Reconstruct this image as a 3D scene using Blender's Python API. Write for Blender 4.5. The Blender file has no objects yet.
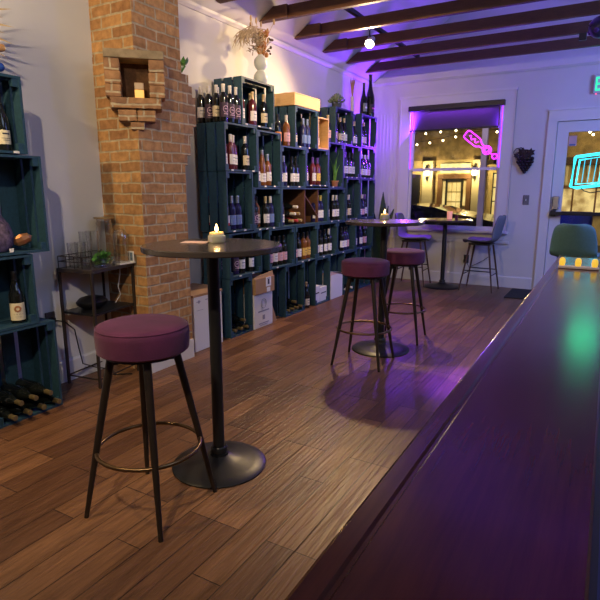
import bpy, bmesh, math, random
from mathutils import Vector, Matrix
random.seed(7)
sc = bpy.context.scene
COL = sc.collection
PI = math.pi

# ------------------------------------------------------------------ materials
MATS = {}
def mat(name, color=(.5,.5,.5), rough=.5, metal=0.0, trans=0.0, emit=None, estr=0.0, coat=0.0, ior=1.45, sheen=0.0, spec=None, var=0.0, vscale=8.0, bump=0.0, bscale=40.0):
    if name in MATS: return MATS[name]
    m = bpy.data.materials.new(name); m.use_nodes = True
    nt = m.node_tree; b = nt.nodes['Principled BSDF']
    b.inputs['Base Color'].default_value = (*color, 1)
    b.inputs['Roughness'].default_value = rough
    b.inputs['Metallic'].default_value = metal
    b.inputs['Transmission Weight'].default_value = trans
    b.inputs['IOR'].default_value = ior
    b.inputs['Coat Weight'].default_value = coat
    b.inputs['Coat Roughness'].default_value = .08
    b.inputs['Sheen Weight'].default_value = sheen
    if spec is not None: b.inputs['Specular IOR Level'].default_value = spec
    if emit:
        b.inputs['Emission Color'].default_value = (*emit, 1); b.inputs['Emission Strength'].default_value = estr
    if var or bump:
        tc = nt.nodes.new('ShaderNodeTexCoord'); n = nt.nodes.new('ShaderNodeTexNoise')
        n.inputs['Scale'].default_value = vscale; n.inputs['Detail'].default_value = 4
        nt.links.new(tc.outputs['Object'], n.inputs['Vector'])
        if var:
            r = nt.nodes.new('ShaderNodeValToRGB')
            r.color_ramp.elements[0].position = .3; r.color_ramp.elements[1].position = .7
            r.color_ramp.elements[0].color = (*[c*(1-var) for c in color], 1)
            r.color_ramp.elements[1].color = (*[min(1, c*(1+var)) for c in color], 1)
            nt.links.new(n.outputs['Fac'], r.inputs['Fac']); nt.links.new(r.outputs['Color'], b.inputs['Base Color'])
        if bump:
            n2 = nt.nodes.new('ShaderNodeTexNoise'); n2.inputs['Scale'].default_value = bscale; n2.inputs['Detail'].default_value = 5
            nt.links.new(tc.outputs['Object'], n2.inputs['Vector'])
            bp = nt.nodes.new('ShaderNodeBump'); bp.inputs['Strength'].default_value = bump; bp.inputs['Distance'].default_value = .01
            nt.links.new(n2.outputs['Fac'], bp.inputs['Height']); nt.links.new(bp.outputs['Normal'], b.inputs['Normal'])
    MATS[name] = m
    return m

def wood_mat(name, c1, c2, stretch=(1,1,1), rough=.5, coat=0.0, scale=6, bump=.15):
    m = mat(name, c1, rough, coat=coat); nt = m.node_tree; b = nt.nodes['Principled BSDF']
    tc = nt.nodes.new('ShaderNodeTexCoord'); mp = nt.nodes.new('ShaderNodeMapping'); mp.inputs['Scale'].default_value = stretch
    n = nt.nodes.new('ShaderNodeTexNoise'); n.inputs['Scale'].default_value = scale; n.inputs['Detail'].default_value = 6; n.inputs['Roughness'].default_value = .65
    r = nt.nodes.new('ShaderNodeValToRGB'); r.color_ramp.elements[0].position = .32; r.color_ramp.elements[1].position = .68
    r.color_ramp.elements[0].color = (*c1, 1); r.color_ramp.elements[1].color = (*c2, 1)
    bp = nt.nodes.new('ShaderNodeBump'); bp.inputs['Strength'].default_value = bump; bp.inputs['Distance'].default_value = .004
    L = nt.links.new
    L(tc.outputs['Object'], mp.inputs['Vector']); L(mp.outputs['Vector'], n.inputs['Vector']); L(n.outputs['Fac'], r.inputs['Fac'])
    L(r.outputs['Color'], b.inputs['Base Color']); L(n.outputs['Fac'], bp.inputs['Height']); L(bp.outputs['Normal'], b.inputs['Normal'])
    return m

def floor_mat():
    m = mat('hand scraped plank floor', (.2,.1,.05), .38); nt = m.node_tree; b = nt.nodes['Principled BSDF']; L = nt.links.new
    tc = nt.nodes.new('ShaderNodeTexCoord'); sp = nt.nodes.new('ShaderNodeSeparateXYZ'); cb = nt.nodes.new('ShaderNodeCombineXYZ')
    L(tc.outputs['Object'], sp.inputs[0]); L(sp.outputs['Y'], cb.inputs['X']); L(sp.outputs['X'], cb.inputs['Y'])
    br = nt.nodes.new('ShaderNodeTexBrick'); br.offset = .37; br.offset_frequency = 3
    br.inputs['Scale'].default_value = 1; br.inputs['Brick Width'].default_value = .75; br.inputs['Row Height'].default_value = .127
    br.inputs['Mortar Size'].default_value = .0022; br.inputs['Mortar Smooth'].default_value = .2; br.inputs['Bias'].default_value = -.05
    br.inputs['Color1'].default_value = (.215,.107,.050,1); br.inputs['Color2'].default_value = (.098,.044,.022,1); br.inputs['Mortar'].default_value = (.02,.009,.005,1)
    L(cb.outputs[0], br.inputs['Vector'])
    mp = nt.nodes.new('ShaderNodeMapping'); mp.inputs['Scale'].default_value = (3.2, 34, 1); L(cb.outputs[0], mp.inputs['Vector'])
    n = nt.nodes.new('ShaderNodeTexNoise'); n.inputs['Scale'].default_value = 1.0; n.inputs['Detail'].default_value = 6; n.inputs['Roughness'].default_value = .7; n.inputs['Distortion'].default_value = .6
    L(mp.outputs[0], n.inputs['Vector'])
    r = nt.nodes.new('ShaderNodeValToRGB'); r.color_ramp.elements[0].position = .3; r.color_ramp.elements[1].position = .72
    r.color_ramp.elements[0].color = (.55,.5,.47,1); r.color_ramp.elements[1].color = (1.25,1.2,1.15,1)
    L(n.outputs['Fac'], r.inputs['Fac'])
    mx = nt.nodes.new('ShaderNodeMix'); mx.data_type = 'RGBA'; mx.blend_type = 'MULTIPLY'; mx.inputs['Factor'].default_value = 1
    L(br.outputs['Color'], mx.inputs['A']); L(r.outputs['Color'], mx.inputs['B']); L(mx.outputs['Result'], b.inputs['Base Color'])
    # scraped ripples
    mp2 = nt.nodes.new('ShaderNodeMapping'); mp2.inputs['Scale'].default_value = (2.2, 58, 1); L(cb.outputs[0], mp2.inputs['Vector'])
    n2 = nt.nodes.new('ShaderNodeTexNoise'); n2.inputs['Scale'].default_value = 1; n2.inputs['Detail'].default_value = 3; n2.inputs['Distortion'].default_value = .8
    L(mp2.outputs[0], n2.inputs['Vector'])
    ad = nt.nodes.new('ShaderNodeMath'); ad.operation = 'SUBTRACT'; L(n2.outputs['Fac'], ad.inputs[0]); L(br.outputs['Fac'], ad.inputs[1])
    bp = nt.nodes.new('ShaderNodeBump'); bp.inputs['Strength'].default_value = .75; bp.inputs['Distance'].default_value = .006
    L(ad.outputs[0], bp.inputs['Height']); L(bp.outputs['Normal'], b.inputs['Normal'])
    mr = nt.nodes.new('ShaderNodeMapRange'); mr.inputs['To Min'].default_value = .28; mr.inputs['To Max'].default_value = .5
    L(n.outputs['Fac'], mr.inputs['Value']); L(mr.outputs[0], b.inputs['Roughness'])
    return m

def brick_mat(name='weathered orange brick', scale=1.0, c1=(.53,.29,.115), c2=(.32,.16,.07), mo=(.45,.37,.25), bw=.19, rh=.0725):
    m = mat(name, c1, .9); nt = m.node_tree; b = nt.nodes['Principled BSDF']; L = nt.links.new
    uv = nt.nodes.new('ShaderNodeUVMap'); uv.uv_map = 'UVMap'
    nz = nt.nodes.new('ShaderNodeTexNoise'); nz.inputs['Scale'].default_value = 9; nz.inputs['Detail'].default_value = 4
    L(uv.outputs[0], nz.inputs['Vector'])
    sub = nt.nodes.new('ShaderNodeVectorMath'); sub.operation = 'MULTIPLY_ADD'
    sub.inputs[1].default_value = (.03,.022,0); L(nz.outputs['Color'], sub.inputs[0]); L(uv.outputs[0], sub.inputs[2])
    br = nt.nodes.new('ShaderNodeTexBrick'); br.offset = .5
    br.inputs['Scale'].default_value = scale; br.inputs['Brick Width'].default_value = bw; br.inputs['Row Height'].default_value = rh
    br.inputs['Mortar Size'].default_value = .0075; br.inputs['Mortar Smooth'].default_value = .35; br.inputs['Bias'].default_value = 0
    br.inputs['Color1'].default_value = (*c1,1); br.inputs['Color2'].default_value = (*c2,1); br.inputs['Mortar'].default_value = (*mo,1)
    L(sub.outputs[0], br.inputs['Vector'])
    n2 = nt.nodes.new('ShaderNodeTexNoise'); n2.inputs['Scale'].default_value = 22; n2.inputs['Detail'].default_value = 6; L(uv.outputs[0], n2.inputs['Vector'])
    r = nt.nodes.new('ShaderNodeValToRGB'); r.color_ramp.elements[0].position = .3; r.color_ramp.elements[1].position = .75
    r.color_ramp.elements[0].color = (.6,.55,.5,1); r.color_ramp.elements[1].color = (1.25,1.25,1.2,1); L(n2.outputs['Fac'], r.inputs['Fac'])
    mx = nt.nodes.new('ShaderNodeMix'); mx.data_type = 'RGBA'; mx.blend_type = 'MULTIPLY'; mx.inputs['Factor'].default_value = .8
    L(br.outputs['Color'], mx.inputs['A']); L(r.outputs['Color'], mx.inputs['B']); L(mx.outputs['Result'], b.inputs['Base Color'])
    ml = nt.nodes.new('ShaderNodeMath'); ml.operation = 'MULTIPLY_ADD'; ml.inputs[1].default_value = -1.0; L(br.outputs['Fac'], ml.inputs[0]); 
    ml2 = nt.nodes.new('ShaderNodeMath'); ml2.operation = 'MULTIPLY'; ml2.inputs[1].default_value = .35; L(n2.outputs['Fac'], ml2.inputs[0]); L(ml2.outputs[0], ml.inputs[2])
    bp = nt.nodes.new('ShaderNodeBump'); bp.inputs['Strength'].default_value = .7; bp.inputs['Distance'].default_value = .009
    L(ml.outputs[0], bp.inputs['Height']); L(bp.outputs['Normal'], b.inputs['Normal'])
    return m

def pane_mat(name, tint=(.97,.98,1), base=.03, power=5.0):
    m = bpy.data.materials.new(name); m.use_nodes = True; nt = m.node_tree; L = nt.links.new
    for n in list(nt.nodes): nt.nodes.remove(n)
    o = nt.nodes.new('ShaderNodeOutputMaterial'); t = nt.nodes.new('ShaderNodeBsdfTransparent'); t.inputs[0].default_value = (*tint,1)
    g = nt.nodes.new('ShaderNodeBsdfGlossy'); g.inputs['Roughness'].default_value = .02; f = nt.nodes.new('ShaderNodeLayerWeight'); f.inputs['Blend'].default_value = .5
    pw = nt.nodes.new('ShaderNodeMath'); pw.operation = 'POWER'; pw.inputs[1].default_value = power; L(f.outputs['Facing'], pw.inputs[0])
    ad = nt.nodes.new('ShaderNodeMath'); ad.operation = 'MULTIPLY_ADD'; ad.inputs[1].default_value = .85; ad.inputs[2].default_value = base; L(pw.outputs[0], ad.inputs[0])
    mx = nt.nodes.new('ShaderNodeMixShader'); L(ad.outputs[0], mx.inputs[0]); L(t.outputs[0], mx.inputs[1]); L(g.outputs[0], mx.inputs[2]); L(mx.outputs[0], o.inputs[0])
    MATS[name] = m; return m

def sheer_mat(name, color, alpha):
    m = mat(name, color, .8); nt = m.node_tree; b = nt.nodes['Principled BSDF']; b.inputs['Alpha'].default_value = alpha
    return m

def shade_mat():
    m = bpy.data.materials.new('woven shade mesh'); m.use_nodes = True; nt = m.node_tree; L = nt.links.new
    for n in list(nt.nodes): nt.nodes.remove(n)
    o = nt.nodes.new('ShaderNodeOutputMaterial'); tr = nt.nodes.new('ShaderNodeBsdfTranslucent'); tr.inputs[0].default_value = (.35,.30,.40,1)
    d = nt.nodes.new('ShaderNodeBsdfDiffuse'); d.inputs[0].default_value = (.10,.08,.11,1); t = nt.nodes.new('ShaderNodeBsdfTransparent')
    a = nt.nodes.new('ShaderNodeMixShader'); a.inputs[0].default_value = .5; b = nt.nodes.new('ShaderNodeMixShader'); b.inputs[0].default_value = .14
    L(d.outputs[0], a.inputs[1]); L(tr.outputs[0], a.inputs[2]); L(a.outputs[0], b.inputs[1]); L(t.outputs[0], b.inputs[2]); L(b.outputs[0], o.inputs[0])
    return m

# ------------------------------------------------------------------ geometry
class G:
    def __init__(s): s.bm = bmesh.new(); s.M = Matrix.Identity(4)
    def v(s, p): return s.bm.verts.new(s.M @ Vector(p))
    def f(s, vs):
        try: return s.bm.faces.new(vs)
        except ValueError: return None
    def box(s, x0, x1, y0, y1, z0, z1):
        v = [s.v((x,y,z)) for z in (z0,z1) for y in (y0,y1) for x in (x0,x1)]
        for q in ((0,2,3,1),(4,5,7,6),(0,1,5,4),(2,6,7,3),(0,4,6,2),(1,3,7,5)): s.f([v[i] for i in q])
        return s
    def rbox(s, x0, x1, y0, y1, z0, z1, r=.004, seg=2):
        b2 = bmesh.new(); v = [b2.verts.new((x,y,z)) for z in (z0,z1) for y in (y0,y1) for x in (x0,x1)]
        for q in ((0,2,3,1),(4,5,7,6),(0,1,5,4),(2,6,7,3),(0,4,6,2),(1,3,7,5)): b2.faces.new([v[i] for i in q])
        bmesh.ops.bevel(b2, geom=b2.edges[:], offset=r, segments=seg, affect='EDGES', profile=.5)
        s.merge(b2); return s
    def merge(s, b2):
        mp = {}
        for v in b2.verts: mp[v] = s.v(v.co)
        for f in b2.faces: s.f([mp[v] for v in f.verts])
        b2.free()
    def prism(s, poly, axis, a, b):
        def P(p, t):
            return {'x':(t,p[0],p[1]), 'y':(p[0],t,p[1]), 'z':(p[0],p[1],t)}[axis]
        A = [s.v(P(p,a)) for p in poly]; B = [s.v(P(p,b)) for p in poly]; n = len(poly)
        s.f(A[::-1]); s.f(B)
        for i in range(n): s.f([A[i],A[(i+1)%n],B[(i+1)%n],B[i]])
        return s
    def lathe(s, prof, n=24, c=(0,0,0), sx=1, sy=1, a0=0, a1=2*PI, caps=True):
        full = abs(a1-a0-2*PI) < 1e-6; k = n if full else n+1; rings = []
        for r, z in prof:
            if r < 1e-6: rings.append([s.v((c[0],c[1],c[2]+z))]); continue
            rings.append([s.v((c[0]+sx*r*math.cos(a0+(a1-a0)*i/n), c[1]+sy*r*math.sin(a0+(a1-a0)*i/n), c[2]+z)) for i in range(k)])
        for A, B in zip(rings, rings[1:]):
            for i in range(n):
                j = (i+1)%k
                if len(A)==1 and len(B)==1: continue
                if len(A)==1: s.f([A[0],B[i],B[j]])
                elif len(B)==1: s.f([A[i],A[j],B[0]])
                else: s.f([A[i],A[j],B[j],B[i]])
        if full and caps:
            if len(rings[0])>1: s.f(rings[0][::-1])
            if len(rings[-1])>1: s.f(rings[-1])
        return s
    def tube(s, pts, r, n=8, closed=False, caps=True):
        pts = [Vector(p) for p in pts]; m = len(pts); rs = r if isinstance(r,(list,tuple)) else [r]*m; rings = []
        up = None
        for i, p in enumerate(pts):
            if closed: t = pts[(i+1)%m]-pts[i-1]
            else: t = pts[min(i+1,m-1)]-pts[max(i-1,0)]
            t.normalize()
            if up is None:
                up = Vector((0,0,1)) if abs(t.z)<.9 else Vector((1,0,0))
            u = (up - t*up.dot(t)).normalized(); w = t.cross(u); up = u
            rings.append([s.v(p + rs[i]*(u*math.cos(2*PI*k/n)+w*math.sin(2*PI*k/n))) for k in range(n)])
        for i in range(m if closed else m-1):
            A, B = rings[i], rings[(i+1)%m]
            for k in range(n): s.f([A[k],A[(k+1)%n],B[(k+1)%n],B[k]])
        if not closed and caps: s.f(rings[0][::-1]); s.f(rings[-1])
        return s
    def ball(s, c, r, n=12, m=8, sc3=(1,1,1)):
        prof = [(r*math.sin(PI*i/m), -r*math.cos(PI*i/m)) for i in range(m+1)]
        prof[0] = (0,-r); prof[-1] = (0,r)
        old = s.M.copy(); s.M = old @ Matrix.Translation(c) @ Matrix.Diagonal((*sc3,1)); s.lathe(prof, n); s.M = old
        return s
    def strip(s, A, B):
        a = [s.v(p) for p in A]; b = [s.v(p) for p in B]
        for i in range(len(a)-1): s.f([a[i],a[i+1],b[i+1],b[i]])
        return s
    def mesh(s, name, m, smooth=False, uv=False):
        bmesh.ops.recalc_face_normals(s.bm, faces=s.bm.faces[:])
        if uv:
            lay = s.bm.loops.layers.uv.new('UVMap')
            for f in s.bm.faces:
                n = f.normal
                for l in f.loops:
                    p = l.vert.co
                    if abs(n.z) > .8: l[lay].uv = (p.x, p.y)
                    else:
                        t = Vector((-n.y, n.x, 0)).normalized(); l[lay].uv = (p.dot(t)+.03, p.z)
        me = bpy.data.meshes.new(name); s.bm.to_mesh(me); s.bm.free()
        for mm in (m if isinstance(m,(list,tuple)) else [m]): me.materials.append(mm)
        if smooth:
            me.polygons.foreach_set('use_smooth', [True]*len(me.polygons))
            try: me.set_sharp_from_angle(angle=math.radians(40))
            except Exception: pass
        return me
    def build(s, name, m, parent=None, smooth=False, uv=False, loc=None):
        return link(name, s.mesh(name, m, smooth, uv), parent, loc)

def link(name, me, parent=None, loc=None):
    o = bpy.data.objects.new(name, me); COL.objects.link(o)
    if parent: o.parent = parent
    if loc: o.location = loc
    return o
def tag(o, label, cat, group=None):
    o['label'] = label; o['category'] = cat
    if group: o['group'] = group
    return o
def thing(name, label, cat, loc=(0,0,0), rotz=0, group=None):
    o = bpy.data.objects.new(name, None); COL.objects.link(o); o.location = loc; o.rotation_euler = (0,0,rotz); o.empty_display_size = .05
    return tag(o, label, cat, group)
def struct(name, g, m, parent=None, smooth=False, uv=False):
    o = g.build(name, m, parent, smooth, uv)
    if not parent: o['kind'] = 'structure'
    return o

ORD = ['first','second','third','fourth','fifth','sixth','seventh','eighth','ninth','tenth']

# ------------------------------------------------------------------ palette
WALL = mat('warm white wall paint', (.60,.59,.585), .85, var=.03, vscale=2.5, bump=.05, bscale=60)
CEIL = mat('white ceiling paint', (.62,.61,.60), .9)
TRIM = mat('white satin trim paint', (.64,.63,.63), .5)
FLOOR = floor_mat()
BRICK = brick_mat()
BRICK2 = brick_mat('darker corbel brick', c1=(.42,.23,.11), c2=(.26,.14,.08), mo=(.46,.38,.27))  # darker brick mix for the corbel and niche frame
BEAM = wood_mat('dark stained joist wood', (.065,.028,.016), (.125,.055,.027), (1.5,30,30), .6)
TEAL = wood_mat('dark teal painted crate wood', (.011,.040,.068), (.020,.066,.106), (6,6,6), .6, scale=8, bump=.2)
PINE = wood_mat('pale pine wood', (.55,.33,.14), (.66,.43,.2), (2,2,20), .6)
OLDW = wood_mat('brown rack wood', (.075,.034,.018), (.13,.058,.03), (3,3,30), .65)
MAHOG = wood_mat('polished mahogany bar wood', (.060,.011,.007), (.105,.022,.012), (30,1.6,8), .17, coat=.0, scale=3, bump=.05)
BLACK = mat('black powder coat', (.012,.012,.013), .38)
TTOP = mat('dark brown laminate table top', (.046,.036,.031), .2, spec=.8)
BRONZE = mat('dark bronze metal', (.055,.036,.024), .35, metal=.7)
VELVET = mat('burgundy velvet', (.080,.011,.050), .85, sheen=.08, var=.25, vscale=9, bump=.1, bscale=120)
BRASSD = mat('aged brass ring', (.16,.10,.05), .3, metal=.9)
GREYFAB = mat('grey upholstery', (.15,.15,.18), .75, var=.06, vscale=60)
GREENFAB = mat('green grey upholstery', (.09,.21,.21), .7, var=.06, vscale=60)
WALNUT = wood_mat('walnut chair leg', (.06,.03,.02), (.1,.05,.03), (10,10,1), .5)
PAPERW = mat('white paper', (.72,.71,.70), .8)
PAPERC = mat('cream paper', (.66,.58,.40), .8)
CARDB = mat('brown cardboard', (.34,.20,.10), .85, var=.06)
WCARD = mat('white cardboard', (.66,.66,.68), .8)
INK = mat('dark printing ink', (.05,.05,.07), .8)
LEAF = mat('green leaf', (.10,.27,.05), .5, var=.25, vscale=20)
DLEAF = mat('dark green leaf', (.02,.045,.028), .45, var=.3, vscale=14)
CLAY = mat('terracotta', (.36,.15,.08), .8)
GLASS = pane_mat('clear drinking glass', (.985,.99,.985), .07, 2.0)
PANE = pane_mat('window glass')
STRAW = mat('dried straw', (.42,.30,.15), .9, var=.2, vscale=30)
RUST = mat('dried rust flower', (.33,.15,.055), .9, var=.3, vscale=40)
PAMPAS = mat('dried pampas', (.40,.32,.23), .95)
CERAM = mat('pale blue grey ceramic', (.42,.46,.47), .45)
STEEL = mat('brushed steel', (.35,.35,.37), .35, metal=.9)
FLAME = mat('candle flame', (1,.6,.2), .5, emit=(1,.55,.16), estr=22)
WAXG = mat('glowing wax', (.8,.55,.22), .5, emit=(1,.55,.12), estr=.55)
FROST = mat('cloudy candle glass', (.55,.55,.42), .35, trans=.35)

MAHOG.node_tree.nodes['Principled BSDF'].inputs['Specular IOR Level'].default_value = .4
# ------------------------------------------------------------------ room shell
XL, XR, YB, YF, ZC = -3.2, 2.6, 7.69, -3.2, 2.84
SL = .68
RID = (XL+XR)/2; ZR = ZC + SL*(RID-XL)
struct('floor', G().box(XL-.1, XR+.1, YF-.1, YB+.12, -.1, 0), FLOOR)
struct('wall_left', G().box(XL-.12, XL, YF-.12, YB+.12, 0, ZC), WALL)
struct('wall_right', G().box(XR, XR+.12, YF-.12, YB+.12, 0, ZC), WALL)
g = G().box(XL, XR, YF-.12, YF, 0, ZC); g.prism([(XL,ZC),(XR,ZC),(RID,ZR)], 'y', YF-.12, YF); struct('wall_front', g, WALL)
WX0, WX1, WZ0, WZ1 = -2.60, -1.34, .77, 2.47      # window opening
DX0, DX1, DZ1 = -.68, .26, 2.165                  # door opening
g = G()
Y0, Y1 = YB, YB+.12
g.box(XL, WX0, Y0, Y1, 0, ZC).box(WX0, WX1, Y0, Y1, 0, WZ0).box(WX0, WX1, Y0, Y1, WZ1, ZC).box(WX1, DX0, Y0, Y1, 0, ZC)
g.box(DX0, DX1, Y0, Y1, DZ1, ZC).box(DX1, XR, Y0, Y1, 0, ZC)
g.prism([(XL,ZC),(XR,ZC),(RID,ZR)], 'y', Y0, Y1)
struct('wall_back', g, WALL)
g = G(); T = .1
g.prism([(XL-.12,ZC-.12*SL),(RID,ZR),(RID,ZR+T),(XL-.12,ZC-.12*SL+T)], 'y', YF-.12, YB+.12)
g.prism([(XR+.12,ZC-.12*SL),(RID,ZR),(RID,ZR+T),(XR+.12,ZC-.12*SL+T)], 'y', YF-.12, YB+.12)
struct('ceiling', g, CEIL)
# crown rails, baseboards, chair rail
g = G(); g.prism([(XL,2.80),(XL+.012,2.80),(XL+.03,2.825),(XL+.035,2.845),(XL,2.845)], 'y', YF, YB); struct('trim_1', g, TRIM)
g = G(); g.prism([(YB,2.80),(YB-.012,2.80),(YB-.03,2.825),(YB-.03,2.835),(YB,2.835)], 'x', XL, XR); struct('trim_2', g, TRIM)
g = G(); g.prism([(XL,0),(XL+.016,0),(XL+.016,.14),(XL+.008,.155),(XL,.155)], 'y', YF, 2.68)
g.prism([(XL,0),(XL+.016,0),(XL+.016,.14),(XL+.008,.155),(XL,.155)], 'y', 3.13, YB); struct('baseboard_left', g, TRIM)
g = G(); bbp = [(YB,0),(YB-.016,0),(YB-.016,.14),(YB-.008,.155),(YB,.155)]
g.prism(bbp, 'x', XL+.02, DX0-.14); g.prism(bbp, 'x', DX1+.14, XR); struct('baseboard_back', g, TRIM)
# bead board strips left of the window and chair rail under it
g = G()
for i in range(8): g.box(-3.16+i*.052, -3.155+i*.052, YB-.006, YB, .16, 2.4)
struct('trim_3', g, TRIM)
g = G(); g.box(-2.9, -1.15, YB-.022, YB, .60, .635); struct('trim_4', g, TRIM)

# window
g = G()
g.box(WX0-.15, WX0, YB-.018, YB, .72, WZ1+.12).box(WX1, WX1+.15, YB-.018, YB, .72, WZ1+.12).box(WX0, WX1, YB-.018, YB, WZ1, WZ1+.12)
g.box(WX0-.165, WX1+.165, YB-.026, YB, WZ1+.12, WZ1+.15)
g.box(WX0-.15, WX0-.138, YB-.026, YB, .72, WZ1+.12).box(WX1+.138, WX1+.15, YB-.026, YB, .72, WZ1+.12)
g.box(WX0-.17, WX1+.17, YB-.09, YB+.03, .735, .765)
g.box(WX0-.12, WX1+.12, YB-.015, YB, .645, .735)
win = struct('window_1', g, TRIM)
ys0, ys1 = YB+.03, YB+.065
g = G()
g.box(WX0, WX0+.05, ys0, ys1, 1.60, WZ1).box(WX1-.05, WX1, ys0, ys1, 1.60, WZ1).box(WX0+.05, WX1-.05, ys0, ys1, WZ1-.05, WZ1)
g.box(WX0, WX1, ys0-.012, ys1, 1.585, 1.625)
g.box(WX0, WX0+.035, ys0, ys1, WZ0, 1.585).box(WX1-.035, WX1, ys0, ys1, WZ0, 1.585).box(WX0+.035, WX1-.035, ys0, ys1, WZ0, WZ0+.05)
g.build('sash', TRIM, win)
G().box(WX0+.05, WX1-.05, ys0+.014, ys0+.019, 1.625, WZ1-.05).build('upper_pane', PANE, win)
G().box(WX0+.035, WX1-.035, ys0+.014, ys0+.019, WZ0+.05, 1.585).build('lower_pane', PANE, win)

# door
DW = mat('pale lavender white door paint', (.60,.60,.63), .5)
g = G()
g.box(DX0-.105, DX0, YB-.02, YB, 0, DZ1+.02).box(DX1, DX1+.105, YB-.02, YB, 0, DZ1+.02).box(DX0-.105, DX1+.105, YB-.022, YB, DZ1, DZ1+.13)
g.box(DX0-.12, DX1+.12, YB-.034, YB, DZ1+.13, DZ1+.15)
g.box(DX0-.107, DX0-.095, YB-.028, YB, 0, DZ1)
struct('trim_5', g, TRIM)
door = struct('door_1', G().box(DX0+.006, -.545, YB+.01, YB+.055, .01, DZ1-.006).box(.13, DX1-.006, YB+.01, YB+.055, .01, DZ1-.006).box(-.545,.13,YB+.01,YB+.055,2.03,DZ1-.006).box(-.545,.13,YB+.01,YB+.055,.01,.28), DW)
G().box(-.545, .13, YB+.03, YB+.036, .28, 2.03).build('door_pane', PANE, door)
g = G(); g.rbox(-.66, .2, YB-.075, YB-.02, 1.0, 1.045, .008); g.rbox(-.665, -.60, YB-.06, YB+.01, .985, 1.06, .01); g.rbox(.15, .215, YB-.06, YB+.01, .985, 1.06, .01)
g.build('push_bar', BLACK, door)
g = G(); g.rbox(-.655, -.575, YB-.025, YB+.012, 1.07, 1.24, .008); g.build('latch_plate', STEEL, door)
o = G().rbox(-.535, -.445, YB+.022, YB+.026, 1.86, 1.985, .001).build('door_sticker', mat('faded pink sticker', (.5,.33,.36), .7), None)
tag(o, 'small faded pink sticker on the door glass near its top', 'sticker')
g = G(); g.box(-.525,-.455, YB+.020, YB+.0215, 1.865, 1.885); g.build('sticker_strip', mat('blue sticker ink',(.1,.15,.3),.7), o)

# ------------------------------------------------------------------ ceiling beams
by = [.06, .71, 1.36, 2.01, 2.66, 3.31, 3.96, 4.62, 5.28, 5.93, 6.55, 7.18]
names = {.06:'dark ceiling beam over the bar near the left rail spotlight', .71:'dark ceiling beam between the camera and the front table', 7.18:'dark ceiling beam nearest the window wall', 6.55:'dark ceiling beam second from the window wall', 5.93:'dark ceiling beam just behind the lit spotlight',
         5.28:'dark ceiling beam just in front of the lit spotlight', 4.62:'dark ceiling beam ending above the dried flower vase', 3.96:'dark ceiling beam crossing the top edge left of the flowers',
         3.31:'dark ceiling beam before the topmost visible one', 2.66:'dark ceiling beam level with the brick pillar', 2.01:'dark ceiling beam above the front bistro table', 1.36:'dark ceiling beam just before the front bistro table'}
for y in by:
    th = thing('ceiling_beam', names[y], 'beam', (0, y, 0), 0, 'ceiling beams')
    z0, z1 = 2.90, 3.01
    xa, xb = -3.105, 2.505; dx = .11/SL
    G().prism([(xa,z0),(xb,z0),(xb-dx,z1),(xa+dx,z1)], 'y', .0, .045).build('joist', BEAM, th)
    if y < 6.2: G().prism([(xa+.004,z0+.001),(-2.79,z0+.001),(-2.79,z1+.001),(xa+dx+.004,z1+.001)], 'y', -.03, 0).build('end_scab', BEAM, th)
    else: G().prism([(xa+.004,z0+.001),(-2.60,z0+.001),(-2.60,z1+.001),(xa+dx+.004,z1+.001)], 'y', .045, .065).build('end_scab', BEAM, th)
# lighting rail resting on the joists
BLK2 = mat('black rail enamel', (.015,.013,.013), .5)
rail = tag(G().box(-2.40,-2.36, 0.0, 7.24, 3.012, 3.05).build('lighting_rail', BLK2), 'black lighting rail running across the beams beside the left slope', 'rail')
rail2 = tag(G().box(-.82,-.78, -1.0, 3.3, 3.012, 3.05).build('lighting_rail', BLK2), 'black lighting rail over the bar', 'rail')

LAMP = mat('lit lamp face', (1,.9,.7), .5, emit=(1,.74,.34), estr=110)
def spotlight(loc, aim, label, power, color, cone=150, blend=.6, rad=.035):
    t = thing('track_spotlight', label, 'spotlight', loc, 0, 'track spotlights')
    d = (Vector(aim)-Vector(loc)).normalized()
    q = d.to_track_quat('Z','Y').to_matrix().to_4x4()
    S13 = Matrix.Scale(1.2,4)
    g = G(); g.M = q @ S13; g.lathe([(0,-.10),(.022,-.10),(.034,-.085),(.036,-.03),(.046,-.012),(.046,.0),(.040,.0),(.038,-.012),(0,-.012)], 20); g.build('lamp_can', mat('pale grey lamp can',(.30,.30,.32),.4), t, True)
    g = G(); g.M = q @ S13; g.lathe([(0,-.008),(.030,-.008),(.036,-.0095),(.037,-.0115),(0,-.0115)], 20); g.build('lamp_face', LAMP, t, True)
    g = G(); top = 3.015-loc[2]; g.tube([Vector(q.to_3x3() @ Vector((0,0,-.06))), (0,0,.1), (0,0,top)], .007, 8); g.box(-.03,.03,-.04,.04, top-.03, top-.002); g.build('stem', BLK2, t)
    L = bpy.data.lights.new('spot', 'SPOT'); L.energy = power; L.color = color; L.spot_size = math.radians(cone); L.spot_blend = blend; L.shadow_soft_size = rad
    lo = bpy.data.objects.new('spot_light', L); COL.objects.link(lo); lo.location = Vector(loc)+d*.02; lo.rotation_euler = d.to_track_quat('-Z','Y').to_euler()
    return t
spotlight((-2.38,5.60,2.83), (-2.05,3.3,.7), 'lit spotlight hanging under the rail above the wine crates', 220, (1,.70,.33), 160, .9)
spotlight((-2.38,.30,2.80), (-2.5,2.7,1.2), 'spotlight on the left rail aimed at the brick pillar', 140, (1,.72,.36), 120, .9)
spotlight((-.80,2.7,2.85), (-3.1,5.5,2.3), 'spotlight on the rail over the bar aimed at the wine wall', 250, (1,.66,.32), 72, .8)
spotlight((-.80,-.15,2.85), (-2.5,1.9,1.3), 'spotlight on the rail over the bar', 185, (1,.80,.56), 110, .8)

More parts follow.
